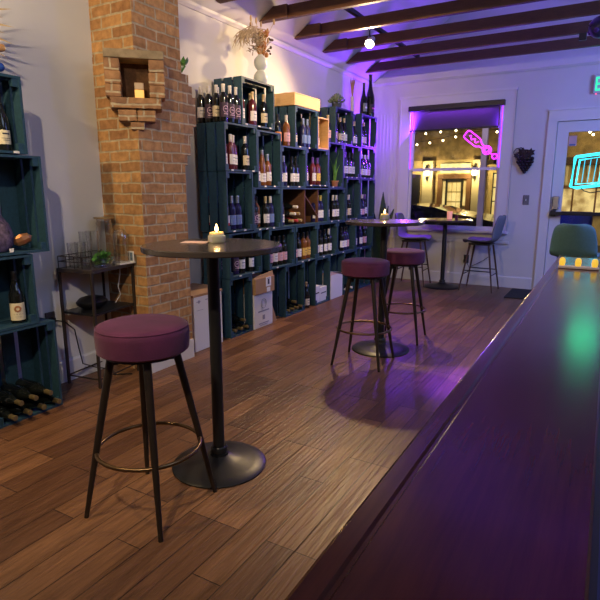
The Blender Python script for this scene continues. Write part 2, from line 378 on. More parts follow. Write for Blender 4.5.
# ------------------------------------------------------------------ brick pillar
px1, py0, py1 = -2.80, 2.68, 3.13
g = G()
g.box(XL, px1, py0, py1, 0, 1.905)
k = .20
g.prism([(XL,py0),(px1-k,py0),(px1,py0+k),(px1,py1),(XL,py1)], 'z', 1.905, 2.16)
g.box(XL, px1, py0, py1, 2.16, 2.215)
g.box(XL, px1-.004, py0+.004, py1, 2.215, ZC+.25)
pil = struct('brick_pillar', g, BRICK, None, False, True)
g = G()
for (b, z0, z1) in ((3.16,1.50,1.575),(3.20,1.575,1.72),(3.235,1.72,1.79),(3.275,1.79,2.00),(3.24,2.00,2.075),(3.205,2.075,2.15)):
    g.box(XL, px1-.002, py1-.001, b, z0, z1)
g.build('side_corbel', BRICK2, pil, False, True)
# chamfered corner niche: frame built of bricks turned 45 degrees
NICHEB = mat('rough single brick', (.36,.20,.10), .9, var=.3, vscale=12, bump=.5, bscale=35)
R45 = Matrix.Translation((-2.80, 2.68, 0)) @ Matrix.Rotation(math.radians(-45), 4, 'Z')
# local: +x faces the room diagonally, y runs along the niche front
def nb(g, x0,x1,y0,y1,z0,z1): g.rbox(x0,x1,y0,y1,z0+.001,z1-.001,.004,1)
g = G(); g.M = R45
rows = [1.918, 1.998, 2.078, 2.158]
for i in range(3):
    e = (0,.006,-.004)[i]
    nb(g, -.135, .022+e*.5, -.19, -.092+e*.4, rows[i]+.001, rows[i+1]-.001)
    nb(g, -.135, .024-e*.5, .088-e*.4, .19, rows[i]+.001, rows[i+1]-.001)
g.box(-.135, .015, -.183, -.097, 1.918, 2.158); g.box(-.135, .015, .097, .183, 1.918, 2.158)
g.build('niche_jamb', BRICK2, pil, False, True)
g = G(); g.M = R45; nb(g, -.12, .028, -.19, .19, 2.158, 2.213); g.build('niche_lintel', mat('rough stone lintel',(.26,.20,.13),.9,var=.25,vscale=14,bump=.4,bscale=30), pil)
g = G(); g.M = R45
nb(g, -.14, .022, -.165, -.06, 1.845, 1.918); nb(g, -.14, .026, -.055, .05, 1.845, 1.918); nb(g, -.14, .022, .055, .165, 1.845, 1.918)
g.box(-.10,.035,-.155,.155,1.85,1.912)
nb(g, -.10, .016, -.12, -.003, 1.768, 1.842); nb(g, -.10, .016, .003, .12, 1.768, 1.842); nb(g, -.12, .003, -.045, .045, 1.715, 1.765)
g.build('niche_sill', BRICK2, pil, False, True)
G().prism([(px1-.0,py0-.012),(px1+.012,py0-.012),(px1+.012,py1),(px1,py1)], 'z', .0, .15).build('pillar_baseboard', TRIM, pil)
g = G(); g.M = R45; g.box(-.15,-.139,-.10,.10,1.92,2.157); g.build('niche_back', mat('shaded niche brown',(.07,.035,.018),.95,var=.4,vscale=18,bump=.4), pil)  # dark plate stands in for the shade deep in the niche
# niche candle
def flame(g, z): g.lathe([(0,z),(.0055,z+.004),(.0070,z+.010),(.0045,z+.020),(0,z+.032)], 10)
def point(loc, power, color, rad=.01):
    L = bpy.data.lights.new('point','POINT'); L.energy = power; L.color = color; L.shadow_soft_size = rad
    o = bpy.data.objects.new('point_light', L); COL.objects.link(o); o.location = loc; return o
AMBERG = mat('amber frosted glass', (.75,.42,.12), .4, emit=(1,.5,.10), estr=.6)
pn = R45 @ Vector((-.045, .022, 1.9195))
t = thing('candle_holder', 'square amber candle glass glowing in the pillar niche', 'candle', pn, math.radians(-45))
G().rbox(-.022,.022,-.03,.03,0,.055,.004).build('glass_body', AMBERG, t)
G().rbox(-.022,.022,-.03,.03,.055,.10,.004).build('glass_rim', mat('smoky candle glass',(.40,.28,.18),.3), t)
point(R45 @ Vector((-.02,.022,2.06)), .06, (1,.5,.15))
# little green plant on the corbel
g = G()
for i in range(9):
    a = i*2.4; l = .04+.02*random.random(); b = Vector((0,0,.01)); d = Vector((math.cos(a)*.6, math.sin(a)*.6, .9)).normalized()
    c = b+d*l; s_ = Vector((-math.sin(a),math.cos(a),0))*.014
    g.tube([b, c], .002, 5)
    v = [g.v(c), g.v(c+d*.018+s_), g.v(c+d*.042), g.v(c+d*.018-s_)]; g.f(v)
o = g.build('creeper_sprig', LEAF, None, False, False, (-2.825, 3.165, 2.151)); o.scale = (1.25,1.25,1.35); tag(o, 'small green sprig growing on the ledge of the brick pillar', 'plant')

# ------------------------------------------------------------------ crates
CRX = -2.85
def crate_parts(t, w, h, d, m=TEAL, slatted=True, tags=(), post=True, bgap=.012):
    th = .014; gap = .020
    sw = (d - 2*gap)/3
    for s in (-1, 1):                                   # left and right sides: three upright boards
        g = G()
        for i in range(3):
            x1 = -i*(sw+gap); y = s*w/2
            g.box(x1-sw, x1, min(y, y-s*th), max(y, y-s*th), 0, h)
        g.build('side_panel', m, t)
    for z in (0, h-th):                                 # floor and top
        g = G()
        for i in range(3):
            x1 = -i*(sw+gap) - (.001 if i==0 else 0); g.box(x1-sw, x1, -w/2+th, w/2-th, z, z+th)
        g.build('shelf_board', m, t)
    g = G(); n = max(3, int(round((w-.02)/.115))); bw = (w-2*th-(n-1)*bgap)/n
    for i in range(n):
        y0 = -w/2+th+i*(bw+bgap); g.box(-d-.008, -d, y0, y0+bw, 0, h)
    g.build('back_panel', m, t)
    if post:
        for sy in (-1,1):
            for z0 in (th, h-th-.042):
                y = sy*(w/2-th); g = G(); g.box(-d+.002, -.004, min(y,y-sy*.036), max(y,y-sy*.036), z0, z0+.042) if False else g.box(-.03, -.004, min(y,y-sy*.036), max(y,y-sy*.036), z0, z0+.042)
                g.build('corner_block', m, t)
    for f in tags:
        g = G(); g.rbox(0, .003, -w/2+w*f-.017, -w/2+w*f+.017, .001, .014, .001, 1); g.build('price_tag', PAPERW, t)

def crate(y0, y1, z0, z1, label, group, tags=(), x=CRX, d=.3, m=TEAL, name='wine_crate', post=True, bgap=.012):
    t = thing(name, label, 'crate', (x, (y0+y1)/2, z0), 0, group)
    crate_parts(t, y1-y0, z1-z0-.002, d, m, tags=tags, post=post, bgap=bgap)
    return t

# ------------------------------------------------------------------ bottles
GL = {'d': mat('dark green bottle glass', (.008,.010,.009), .08, coat=.4), 'r': mat('rose red bottle glass', (.09,.014,.018), .1, coat=.4),
      'w': mat('pale straw bottle glass', (.10,.10,.06), .1, coat=.4), 'b': mat('deep blue bottle glass', (.014,.014,.07), .08, coat=.4),
      'a': mat('amber bottle glass', (.17,.06,.012), .1, coat=.4)}
GN = {'d':'dark', 'r':'rosé', 'w':'pale', 'b':'blue', 'a':'amber'}
LB = {'w': PAPERW, 'c': PAPERC, 'o': mat('orange label', (.62,.22,.06), .7), 'y': mat('yellow label', (.68,.46,.10), .7), 'p': mat('pink label', (.62,.36,.40), .7),
      'k': mat('plum label', (.05,.03,.06), .6), 'B': mat('blue label', (.16,.24,.50), .7), 'R': mat('red and white label', (.70,.69,.68), .7)}
LN = {'w':'white', 'c':'cream', 'o':'orange', 'y':'yellow', 'p':'pink', 'k':'ring-marked', 'B':'blue', 'R':'red-banded'}
CP = {'w': mat('white capsule', (.66,.65,.62), .5), 'g': mat('pale gold capsule', (.60,.47,.24), .35, metal=.5), 'd': mat('black capsule', (.012,.012,.014), .35),
      'r': mat('red capsule', (.42,.05,.06), .4), 'n': mat('dull gold capsule', (.16,.12,.055), .45, metal=.3), 'y': mat('yellow capsule', (.62,.50,.10), .45), 'B': mat('steel blue capsule', (.30,.38,.55), .35, metal=.4), 'p': mat('purple capsule', (.20,.10,.42), .4, metal=.3)}
CN = {'w':'white', 'g':'gold', 'n':'dull gold', 'd':'black', 'r':'red', 'y':'yellow', 'B':'silver-blue', 'p':'purple'}
SHAPE = {'1': [(0,.006),(.028,0),(.037,.004),(.0375,.012),(.0375,.185),(.034,.205),(.022,.222),(.0150,.236),(.0140,.298),(0,.298)],
         '2': [(0,.006),(.030,0),(.040,.004),(.0405,.012),(.0405,.150),(.036,.178),(.026,.207),(.0175,.232),(.0145,.252),(.0140,.298),(0,.298)],
         '3': [(0,.006),(.028,0),(.0365,.004),(.037,.012),(.037,.150),(.032,.195),(.022,.250),(.0150,.290),(.0140,.330),(0,.330)]}
LZ = {'1':(.045,.130), '2':(.035,.110), '3':(.035,.115)}
MC = {}
def m_glass(s, gl):
    k = ('g',s,gl)
    if k not in MC: MC[k] = G().lathe(SHAPE[s], 18).mesh('bottle_glass', GL[gl], True)
    return MC[k]
def m_label(s, lb, big=False):
    k = ('l',s,lb,big)
    if k not in MC:
        r = {'1':.0375,'2':.0405,'3':.037}[s]+.0008; z0, z1 = LZ[s]
        if lb == 'k': z0 -= .01; z1 += .02
        MC[k] = G().lathe([(r-.0006,z0),(r,z0+.0003),(r,z1-.0003),(r-.0006,z1)], 14, a0=-1.35, a1=1.35).mesh('bottle_label', LB[lb], True)
    return MC[k]
def m_mark(s, lb):
    k = ('m',s,lb)
    if k not in MC:
        r = {'1':.0375,'2':.0405,'3':.037}[s]+.0014; z0, z1 = LZ[s]; g = G()
        def band(za, zb, a): g.lathe([(r-.0005,za),(r,za+.0002),(r,zb-.0002),(r-.0005,zb)], 8, a0=-a, a1=a)
        m = INK
        if lb == 'R': band(z0, z0+.022, 1.34); m = mat('red label band', (.5,.04,.05), .7)
        elif lb == 'k':
            pts = []
            for i in range(20):
                a = 2*PI*i/20; th = .62*math.cos(a); pts.append((r*math.cos(th), r*math.sin(th), (z0+z1)/2+.01+.026*math.sin(a)))
            g.tube(pts, .0028, 6, closed=True); g.tube([(r*math.cos(t_), r*math.sin(t_), z0+.014) for t_ in (-.5,-.25,0,.25,.5)], .0035, 6); g.tube([(r*math.cos(t_), r*math.sin(t_), (z0+z1)/2+.012) for t_ in (-.3,0,.3)], .004, 6); m = mat('mauve label print', (.60,.42,.55), .7)
        else:
            band(z0+.052, z0+.060, .5); band(z0+.030, z0+.033, .62); band(z0+.020, z0+.0225, .45)
            if lb in 'Bwp': m = mat('grey blue label print', (.22,.24,.34), .8)
        MC[k] = g.mesh('label_mark', m)
    return MC[k]
def m_cap(s, cp):
    k = ('c',s,cp)
    if k not in MC:
        top = SHAPE[s][-1][1]; a = top-(.062 if s!='3' else .055)
        r0 = .0152 if s != '2' else .0166
        MC[k] = G().lathe([(r0,a),(.0150,a+.012),(.0147,top-.014),(.0158,top-.012),(.0158,top-.003),(.0145,top+.0012),(0,top+.0014)], 14).mesh('capsule', CP[cp], True)
    return MC[k]
def bottle(code, loc, label, group, lying=False, turn=0.0, tilt=0.0):
    s, gl, lb, cp = code
    t = thing('wine_bottle', label, 'bottle', loc, turn, group)
    if lying: t.rotation_euler = (0, PI/2, turn)
    elif tilt: t.rotation_euler = (tilt, 0, turn)
    link('bottle_glass', m_glass(s, gl), t)
    if lb != '-':
        l = link('bottle_label', m_label(s, lb), t); link('label_mark', m_mark(s, lb), l)
    link('capsule', m_cap(s, cp), t)
    return t

# --- crate rows of the long wine wall: (row, y0, y1, z0, z1, description used in labels, tags)
CR = {}
def put(key, y0, y1, z0, z1, desc, tags=(.3,.6), **kw):
    CR[key] = (y0, y1, z0, z1, desc)
    crate(y0, y1, z0, z1, kw.pop('label', None) or f'dark teal wine crate, {desc}', 'crates of the long wine wall', tags, **kw)
put('A0', 3.94,4.46,1.88,2.28, 'top row crate carrying the white vase', (.12,.5,.85))
put('A1', 4.85,5.34,1.75,2.155,'top row crate under the pine case', (.2,.6))
put('A2', 5.775,6.265,1.86,2.265,'top row crate carrying the succulent', (.2,.6))
put('A3', 6.525,7.03,1.875,2.275,'top row crate carrying two tall bottles', (.3,.7))
put('B0', 3.685,4.165,1.48,1.88,'second row crate at left end', (.2,.55,.85))
put('B1', 4.17,4.575,1.345,1.86,'second row crate second from left', (.3,.7))
put('B2', 4.58,5.08,1.345,1.75,'second row crate third from left', (.25,.7))
put('B3', 5.085,5.60,1.36,1.765,'second row crate fourth from left', (.2,.6,.85))
put('B4', 5.605,6.005,1.345,1.86,'second row crate holding a potted aloe', (.3,))
put('B5', 6.01,6.50,1.465,1.86,'second row crate second from right', (.2,.5,.8))
put('B6', 6.51,7.01,1.465,1.87,'second row crate at right end', (.3,.7))
put('C0', 3.69,4.085,.955,1.478,'third row crate at left end', (.25,.65))
put('C1', 4.09,4.575,.945,1.343,'third row crate second from left', (.2,.45,.7))
put('C3', 5.61,6.07,.945,1.343,'third row crate third from right', (.2,.6))
put('C4', 6.105,6.53,.945,1.463,'third row crate second from right', (.3,.7))
put('C5', 6.54,7.03,.945,1.463,'third row crate at right end', (.4,))
put('D0', 3.71,4.215,.545,.945,'fourth row crate at left end', (.3,.7))
put('D1', 4.345,4.835,.545,.943,'fourth row crate second from left', (.3,))
put('D2', 4.855,5.345,.545,.943,'fourth row crate third from left', (.3,.6))
put('D3', 5.35,5.865,.545,.943,'fourth row crate third from right', (.3,.7))
put('D4', 5.87,6.41,.545,.943,'fourth row crate second from right', (.3,))
put('D5', 6.415,7.0,.545,.943,'fourth row crate at right end', (.3,))
put('E0', 3.70,4.045,.0,.543,'floor row crate at left end', ())
put('E1', 4.645,5.055,.0,.543,'floor row crate second from left', ())
put('E2', 5.30,5.68,.0,.543,'floor row crate holding small white boxes', ())
put('E3', 6.06,6.47,.0,.543,'floor row crate behind the middle stool', ())
put('E4', 6.55,6.96,.0,.543,'floor row crate at right end', ())
# brown wooden rack in the third row
CR['C2'] = (4.58,5.605,.945,1.343,'brown rack')
t = thing('wine_rack', 'brown wooden rack with diagonal boards holding a bottle heap, third row', 'rack', (CRX, (4.58+5.605)/2, .945), 0)
w_ = 1.025; h_ = .396
G().box(-.3,0,-w_/2,w_/2,0,.014).build('shelf_board', TEAL, t); G().box(-.3,0,-w_/2,w_/2,h_-.014,h_).build('shelf_board', TEAL, t)
g = G(); g.box(-.3,0,-w_/2,-w_/2+.02,.014,h_-.014); g.build('side_panel', TEAL, t)
g = G(); g.box(-.3,0,w_/2-.02,w_/2,.014,h_-.014); g.build('side_panel', TEAL, t)
g = G(); g.box(-.308,-.3,-w_/2,w_/2,0,h_); g.build('back_panel', OLDW, t)
G().box(-.28,-.01,-.03,-.015,.014,h_-.014).build('divider_board', OLDW, t)
G().box(-.28,-.01,.27,.285,.014,h_-.014).build('divider_board', OLDW, t)
g = G(); g.M = Matrix.Translation((0,.13,.2)) @ Matrix.Rotation(math.radians(-38),4,'X'); g.box(-.28,-.012,-.19,.19,-.005,.005); g.build('diagonal_board', OLDW, t)
# pine box
t = thing('pine_box', 'small upright pale pine box with one bottle in the top row', 'crate', (CRX, 5.475, 1.767))
G().box(-.25,0,-.125,-.113,0,.335).build('side_panel', PINE, t); G().box(-.25,0,.113,.125,0,.335).build('side_panel', PINE, t)
G().box(-.25,0,-.113,.113,0,.012).build('shelf_board', PINE, t); G().box(-.25,0,-.113,.113,.323,.335).build('shelf_board', PINE, t)
G().box(-.26,-.25,-.125,.125,0,.335).build('back_panel', OLDW, t)

# --- fill the crates
def fill(key, codes, ys=None, xs=None, lying=False):
    y0,y1,z0,z1,desc = CR[key]
    short = desc.replace(' of the long wine wall','')
    n = len(codes); placed = []
    for i, c in enumerate(codes):
        f = min(1, max(0, ys[i] if ys else (i+1)/(n+1)))
        y = y0+.054+(y1-y0-.108)*(.02+.97*f)
        x = CRX - max(.072, xs[i] if xs else .06)
        tries = 0
        while any(math.hypot(x-q[0], y-q[1]) < .083 for q in placed) and tries < 60:
            x -= .012; tries += 1
            if x < CRX-.25: x = CRX-.055; y = min(y+.02, y1-.054)
        placed.append((x,y))
        lab = f'{GN[c[1]]} {LN[c[2]]}-label bottle, {CN[c[3]]} capsule, {ORD[i]} from left in {short}'
        bottle(c, (x, y, z0+.0145), lab, f'bottles in the {short}', turn=random.uniform(-.35,.25))
def heap(key, pos, cap='n', kind='2d'):
    y0,y1,z0,z1,desc = CR[key]
    rank = ['lowest left','lowest second','lowest third','lowest right','upper left','upper right','upper third']
    rowed = sorted(range(len(pos)), key=lambda i: (pos[i][1], pos[i][0])); nlow = sum(1 for p in pos if p[1] < .01)
    for r_, i in enumerate(rowed):
        y, dz = pos[i]
        nm = ('bottom row' if dz < .01 else 'upper row'); k_ = r_ if dz < .01 else r_-nlow
        bottle(kind+'-'+cap, (CRX-.31+.015+.0, y, z0+.0155+.0415+dz), f'dark bottle lying neck out, {ORD[k_]} in {nm}, {desc}', f'lying bottles in {desc}', lying=True)
NEARX = (.06,.17)
fill('A0', ['1rww','1rwg','1rBw','1rwg','1rwg','1dcg'], [.03,.2,.36,.52,.66,.95], [.06,.07,.06,.08,.06,.06])
fill('B0', ['1rww','1rww','1rww','1rww','1dcw'], [.0,.2,.3,.52,.9], [.05,.15,.06,.08,.06])
fill('B1', ['1rww','3awB','1awB'], [.05,.4,.72], [.06,.06,.06])
fill('C0', ['1dRr','1bBB','1bBB','1dRr','1dkd'], [.02,.36,.68,.0,.0], [.055,.06,.06,.235,.150])
fill('C1', ['1dkd','1dkd','1acd','1dwg','1bBw'], [.0,.22,.44,.66,.90], [.06,.07,.09,.06,.06])
fill('D0', ['1dkd','1bkp','1dwd','1dww'], [.08,.3,.52,.9], [.18,.08,.06,.06])
fill('D1', ['1dpd','1dwd','1dpd','1dpd'], [.12,.36,.62,.86], [.06,.07,.06,.06])
fill('D2', ['1dpd','1dwd','1ayd','1ayd'], [.05,.3,.62,.9], [.06,.06,.06,.08])
fill('D3', ['1dwB','1dwd','1dwd','1dww'], [.05,.32,.62,.9], [.06,.06,.06,.06])
fill('D4', ['1dwd','1bwd','1bpd'], [.45,.65,.85], [.06,.06,.08])
fill('D5', ['1bwp','1bwp','1dpp'], [.1,.5,.8], [.06,.07,.06])
fill('A1', ['2dcd','2dcd','1bBB','1bBB'], [.06,.26,.6,.84], [.06,.08,.06,.07])
fill('A2', ['2dcg','1dpg','2dcg','2dwg'], [.08,.32,.55,.85], [.06,.10,.06,.07])
fill('A3', ['2dwg','2dcg','2dpg'], [.15,.42,.62], [.06,.07,.12])
fill('B2', ['3bwp','1bwB','1dkd','1dwd','1dwd'], [.02,.24,.44,.66,.88], [.06,.07,.12,.06,.06])
fill('B3', ['1rwp','1rkp','1rwp','1ryp'], [.05,.3,.52,.8], [.06,.12,.06,.06])
fill('B4', ['1bwB','1bwp'], [.05,.25], [.06,.13])
fill('B5', ['1bwd','1bwp','1dwd','1dwd'], [.05,.32,.62,.9], [.06,.06,.06,.07])
fill('B6', ['2dpw','2dww','2dww','2dcw'], [.05,.35,.62,.88], [.06,.06,.06,.07])
fill('C3', ['1dwd','1dwd','1dww','1dww'], [.05,.28,.58,.85], [.06,.07,.06,.06])
fill('C4', ['3bwd','1dcw','1bwp'], [.1,.5,.75], [.06,.06,.1])
fill('C5', ['2bwp','2bpw','1dwp'], [.15,.42,.7], [.06,.06,.08])
# rack: standing and lying bottles
def rk(c, y, lab, x=.07): bottle(c, (CRX-x, y, .945+.0145), lab, 'bottles in the brown rack', turn=random.uniform(-.2,.2))
rk('3bwg', 4.67, 'blue bottle with white label standing alone left in the brown rack')
for i,y in enumerate((5.385,5.464,5.543)): rk('1bw'+'wyy'[i], y, f'blue bottle with {("white","yellow","yellow")[i]} capsule, {ORD[i]} from left at right end of brown rack')
for i,(y,dz) in enumerate(((5.13,0),(5.215,0),(5.30,0),(5.17,.073),(5.25,.073))):
    pass
bx0 = CRX-.31+.015
for i,(y,dz,c) in enumerate(((5.125,0,'1dcg'),(5.203,0,'1rwr'),(5.283,0,'1dcg'),(5.34,.07,'1dww'))):
    pass
lyl = [('2d-g',4.80,.0,'lowest left'),('2r-r',4.886,.0,'lowest second'),('2d-g',4.972,.0,'lowest third'),('1d-w',4.843,.072,'middle left'),('1a-g',4.929,.072,'middle right'),('2d-w',4.886,.143,'topmost')]
for c,y,dz,w in lyl:
    bottle(c, (bx0, y+.17 if False else y, .945+.0155+.0415+dz), f'bottle lying neck out in brown rack heap, {w}', 'heap in the brown rack', lying=True)
bottle('2dww', (CRX-.10, 5.475, 1.7795), 'dark bottle with white label standing in the small pine box', 'pine box bottle')
# bottles standing on crate tops left of the upper crates
zt = 1.8815
for i,(c,y,x) in enumerate((('1dww',3.735,-3.135),('1dkw',3.735,-3.05),('1dcw',3.735,-2.967),('1dpw',3.82,-3.105),('1dkw',3.82,-3.02))):
    bottle(c, (x,y,zt), f'dark bottle, {LN[c[2]]} label, {ORD[i]} from wall, on ledge left of vase crate', 'ledge bottles left of the vase crate', turn=-.6)
for i,(y) in enumerate((3.725,3.815,3.90)):
    bottle('1dkw', (-2.885,y,zt), f'dark ring-label bottle, {ORD[i]} from left at ledge front by vase crate', 'ledge front bottles by the vase crate', turn=-.35)
zt = 1.861
for i,(c,y,x) in enumerate((('1dod',4.64,-2.93),('1apw',4.755,-2.90),('1dkd',4.68,-3.06))):
    bottle(c, (x,y,1.7515), f'{GN[c[1]]} bottle with {LN[c[2]]} label, {ORD[i]} on ledge left of pine case crate', 'ledge bottles left of pine case crate', turn=-.3)
bottle('1dpg', (-2.91,5.69,1.8615), 'dark bottle with pink label on ledge left of the succulent crate', 'lone ledge bottles', turn=-.3)
bottle('2dwg', (-2.90,6.40,1.8625), 'dark bottle with white label on ledge left of the tall bottles crate', 'lone ledge bottles', turn=-.3)
# lying bottles
heap('E0', [(3.775,0),(3.865,0),(3.955,0),(3.91,.073)])
heap('E1', [(4.72,0),(4.81,0),(4.90,0),(4.99,0),(4.855,.073)])
# gold-topped bottle on the floor between crates
bottle('2dcg', (-2.90,5.17,0.0005), 'gold-topped dark bottle standing on the floor between crates', 'floor bottle')
heap('E3', [(6.14,0),(6.23,0),(6.32,0)], 'w')
# boxes in the E2 crate
for i,(y0,y1,z) in enumerate(((5.33,5.47,.2),(5.475,5.65,.17))):
    o = G().rbox(-.2,-.0,y0,y1,0,z,.003,1).build('small_box', WCARD, None, False, False, (CRX-.03,0,.0150)); tag(o, f'small white box {"left" if i==0 else "right"} inside the floor crate left of the open carton', 'box', 'small white boxes in the floor crate')
    G().box(-.0005,.001,y0+.02,y1-.02,z*.55,z*.62).build('box_print', INK, o)

# ------------------------------------------------------------------ things on top of the wall of crates
t = thing('bubble_vase', 'pale ceramic vase of two stacked spheres on top crate', 'vase', (-2.985, 4.437, 2.2785))
G().lathe([(0,0),(.03,0),(.050,.018),(.063,.045),(.068,.072),(.063,.10),(.048,.128),(.032,.142),(.032,.146),(.046,.160),(.060,.185),(.064,.21),(.058,.238),(.042,.262),(.028,.272),(.026,.282),(.020,.282),(.020,.25),(0,.245)], 28).build('vase_body', CERAM, t, True)
t = thing('dried_bouquet', 'dried flowers with a drooping pampas plume in the bubble vase', 'flowers', (-2.985, 4.437, 2.535))
g = G()
for i in range(16):
    a = random.uniform(0,2*PI); s_ = random.uniform(.04,.2); h = random.uniform(.15,.33)
    dx, dy = .6*math.cos(a)*s_, math.sin(a)*s_
    g.tube([(dx*.05,dy*.05,-.0),(dx*.4,dy*.4,h*.5),(dx,dy,h)], [.003,.0028,.002], 5)
    g.ball((dx,dy,h), .011, 6, 5, (1,1,2.6))
g.build('straw_stems', STRAW, t)
g = G()
for i in range(30):
    a = random.uniform(0,2*PI); h = random.uniform(.03,.24); s_ = random.uniform(.02,.075)
    c = (.7*math.cos(a)*s_, .05*h/.2+math.sin(a)*s_, h)
    g.ball(c, random.uniform(.012,.02), 7, 5, (1,1,1.5)); 
g.build('rust_flowers', RUST, t)
g = G()
for i in range(10):
    a = random.uniform(-.3,1.2); h = random.uniform(.04,.2); y = random.uniform(.09,.2)
    g.tube([(0,.02,.0),(.01,y*.6,h*.7),(.02,y,h)], .0018, 4); g.ball((.02,y,h), .011, 6, 4)
g.build('seed_heads', mat('dark dried seed', (.09,.06,.04), .9), t)
g = G()
for i in range(260):
    u = random.random(); k_ = random.gauss(0,.022); k2 = random.gauss(0,.02)
    ph = u*2.5
    c = Vector((k2, -.035-.12*(1-math.cos(ph)), .05+.15*math.sin(ph))); 
    dr = Vector((random.gauss(0,.35), -.6*math.sin(ph)*.5+random.gauss(0,.3)-.3, .6*math.cos(ph)-.3*u-.1)).normalized()
    p0 = c+Vector((k2,k_,k_)); L_ = .05+.045*u
    g.tube([p0, p0+dr*L_*.5, p0+dr*L_+Vector((0,0,-.02))], [.0045,.004,.0012], 4)
g.tube([(0,0,-.0),(0,-.02,.11),(0,-.06,.18),(0,-.13,.215),(0,-.22,.17)], .004, 5)
g.build('pampas_plume', PAMPAS, t)

# pine wine case on top crate
t = thing('pine_case', 'flat pale pine wine case lying on top crate', 'box', (CRX, 5.11, 2.158))
G().rbox(-.31,.0,-.272,.272,0,.112,.003,1).build('case_body', PINE, t)
G().rbox(-.31,.002,-.273,.273,.112,.122,.002,1).build('case_lid', PINE, t)
g = G(); g.tube([(-.2,-.2,.122),(-.2,-.2,.132),(-.16,-.19,.136),(-.12,-.2,.132),(-.12,-.2,.122)], .006, 6); g.build('rope_handle', STRAW, t)

# succulent
t = thing('succulent_plant', 'compact pale succulent in a low pot on a top crate', 'plant', (-2.93, 5.96, 2.2655)); t.scale = (1,1,1.55)
G().lathe([(0,0),(.05,0),(.062,.035),(.055,.035),(0,.03)], 18).build('pot', mat('dark pot', (.04,.05,.05), .6), t, True)
g = G()
for i in range(34):
    a = i*2.4; r_ = .006+.07*(i/34); tilt = .3+1.0*(i/34)
    c = Vector((math.cos(a)*r_, math.sin(a)*r_, .075-.03*(i/34)))
    old = g.M; g.M = Matrix.Translation(c) @ Matrix.Rotation(a,4,'Z') @ Matrix.Rotation(tilt,4,'Y'); g.ball((0,0,.012), .024, 8, 6, (.4,.75,1.15)); g.M = old
g.build('leaves', mat('grey green succulent leaf', (.14,.19,.13), .5, var=.3, vscale=25), t, True)
# tall bottles and dried reeds
def tall(loc, h, lab, tl, lc):
    t = thing('tall_bottle', lab, 'bottle', loc, 0, 'tall bottles on the top crate')
    r = .057*h/.5+.0
    G().lathe([(0,.008),(r*.8,0),(r,.006),(r,.2*h/.5),(r*.85,.26*h/.5),(r*.5,.335*h/.5),(r*.33,.40*h/.5),(r*.30,.485*h/.5),(r*.36,.487*h/.5),(r*.36,.5*h/.5),(0,.5*h/.5)], 20).build('bottle_glass', GL['d'], t, True)
    l = G().lathe([(r,.06),(r+.001,.0602),(r+.001,.165),(r,.1652)], 12, a0=-1.2, a1=.9).build('bottle_label', lc, t, True)
    G().lathe([(r+.001,.10),(r+.002,.1002),(r+.002,.12),(r+.001,.1202)], 8, a0=-.7, a1=.4).build('label_mark', tl, l, True)
    G().lathe([(r*.34,.42*h/.5),(r*.325,.485*h/.5),(r*.385,.487*h/.5),(r*.385,.502*h/.5),(0,.503*h/.5)], 14).build('capsule', CP['d'], t, True)
tall((-2.97,6.84,2.2755), .42, 'shorter tall dark bottle with pale label on top crate', PAPERW, mat('grey green label',(.20,.24,.22),.7))
tall((-2.93,6.965,2.2755), .54, 'tallest dark bottle with a pink mark on top crate', mat('hot pink label print',(.7,.12,.35),.6), mat('black label',(.03,.025,.03),.6))
t = thing('reed_bundle', 'pale dried reed bundle in a slim glass left of tall bottles', 'flowers', (-3.07, 6.70, 2.2755))
G().lathe([(0,0),(.026,0),(.024,.16),(.028,.24),(.026,.24),(.022,.16),(.022,.004),(0,.004)], 14).build('slim_vase', mat('milky pink glass', (.6,.5,.5), .3), t, True)
g = G()
for i in range(9):
    a = i*.7; g.tube([(0,0,.2),(.012*math.cos(a),.012*math.sin(a),.32),(.03*math.cos(a),.035*math.sin(a),.44+.03*random.random())], [.004,.008,.004], 6)
g.build('reeds', mat('tan reed', (.42,.24,.12), .8), t)
# potted aloe in B4
t = thing('potted_aloe', 'tall-leaved aloe in a small terracotta pot in a second row crate', 'plant', (-2.91, 5.89, 1.3600))
G().lathe([(0,0),(.033,0),(.045,.055),(.05,.055),(.05,.07),(.042,.07),(.04,.06),(0,.055)], 18).build('pot', CLAY, t, True)
g = G()
for a, h, tl in ((.2,.36,.10),(2.2,.30,.12),(4.1,.27,.10),(1.2,.2,.10),(5.3,.22,.08)):
    d = Vector((math.cos(a)*.4, math.sin(a), 0)); s_ = Vector((-math.sin(a), math.cos(a), 0)); A=[];B=[];Cn=[]
    for i in range(7):
        u = i/6; c = d*(tl*u*u)+Vector((0,0,.055+h*u)); w = .017*(1-u**1.6)+.0008; A.append(c+s_*w+d*.004); B.append(c-s_*w+d*.004); Cn.append(c-d*.008*(1-u))
    g.strip(A,Cn); g.strip(Cn,B); g.strip(B,A)
g.build('aloe_leaves', LEAF, t)

# snake plant in the corner
t = thing('snake_plant', 'dark snake plant in the back corner behind the middle table', 'plant', (-2.88, 7.29, 0))
G().lathe([(0,0),(.13,0),(.16,.3),(.165,.3),(.165,.33),(.15,.33),(.14,.30),(0,.29)], 24).build('pot', mat('charcoal pot', (.03,.03,.035), .6), t, True)
g = G()
for i in range(20):
    a = i*2.39; h = random.uniform(.5,.92) if i else 1.0; l_ = random.uniform(.08,.26) if i else .02
    d = Vector((math.cos(a)*.8, math.sin(a), 0)); s_ = Vector((.87+.2*math.sin(a*3), .5*math.cos(a*2), 0)).normalized(); A=[];B=[];Cn=[]
    b0 = d*.05
    for j in range(9):
        u = j/8; c = b0+d*(l_*u*u)+Vector((0,0,.29+h*u)); w = .058*math.sin(PI*(.18+.82*u))**.7*(1 if u<1 else 0)+.0008; A.append(c+s_*w); B.append(c-s_*w); Cn.append(c-d*.012)
    g.strip(A,Cn); g.strip(Cn,B); g.strip(B,A)
g.build('sword_leaves', DLEAF, t)

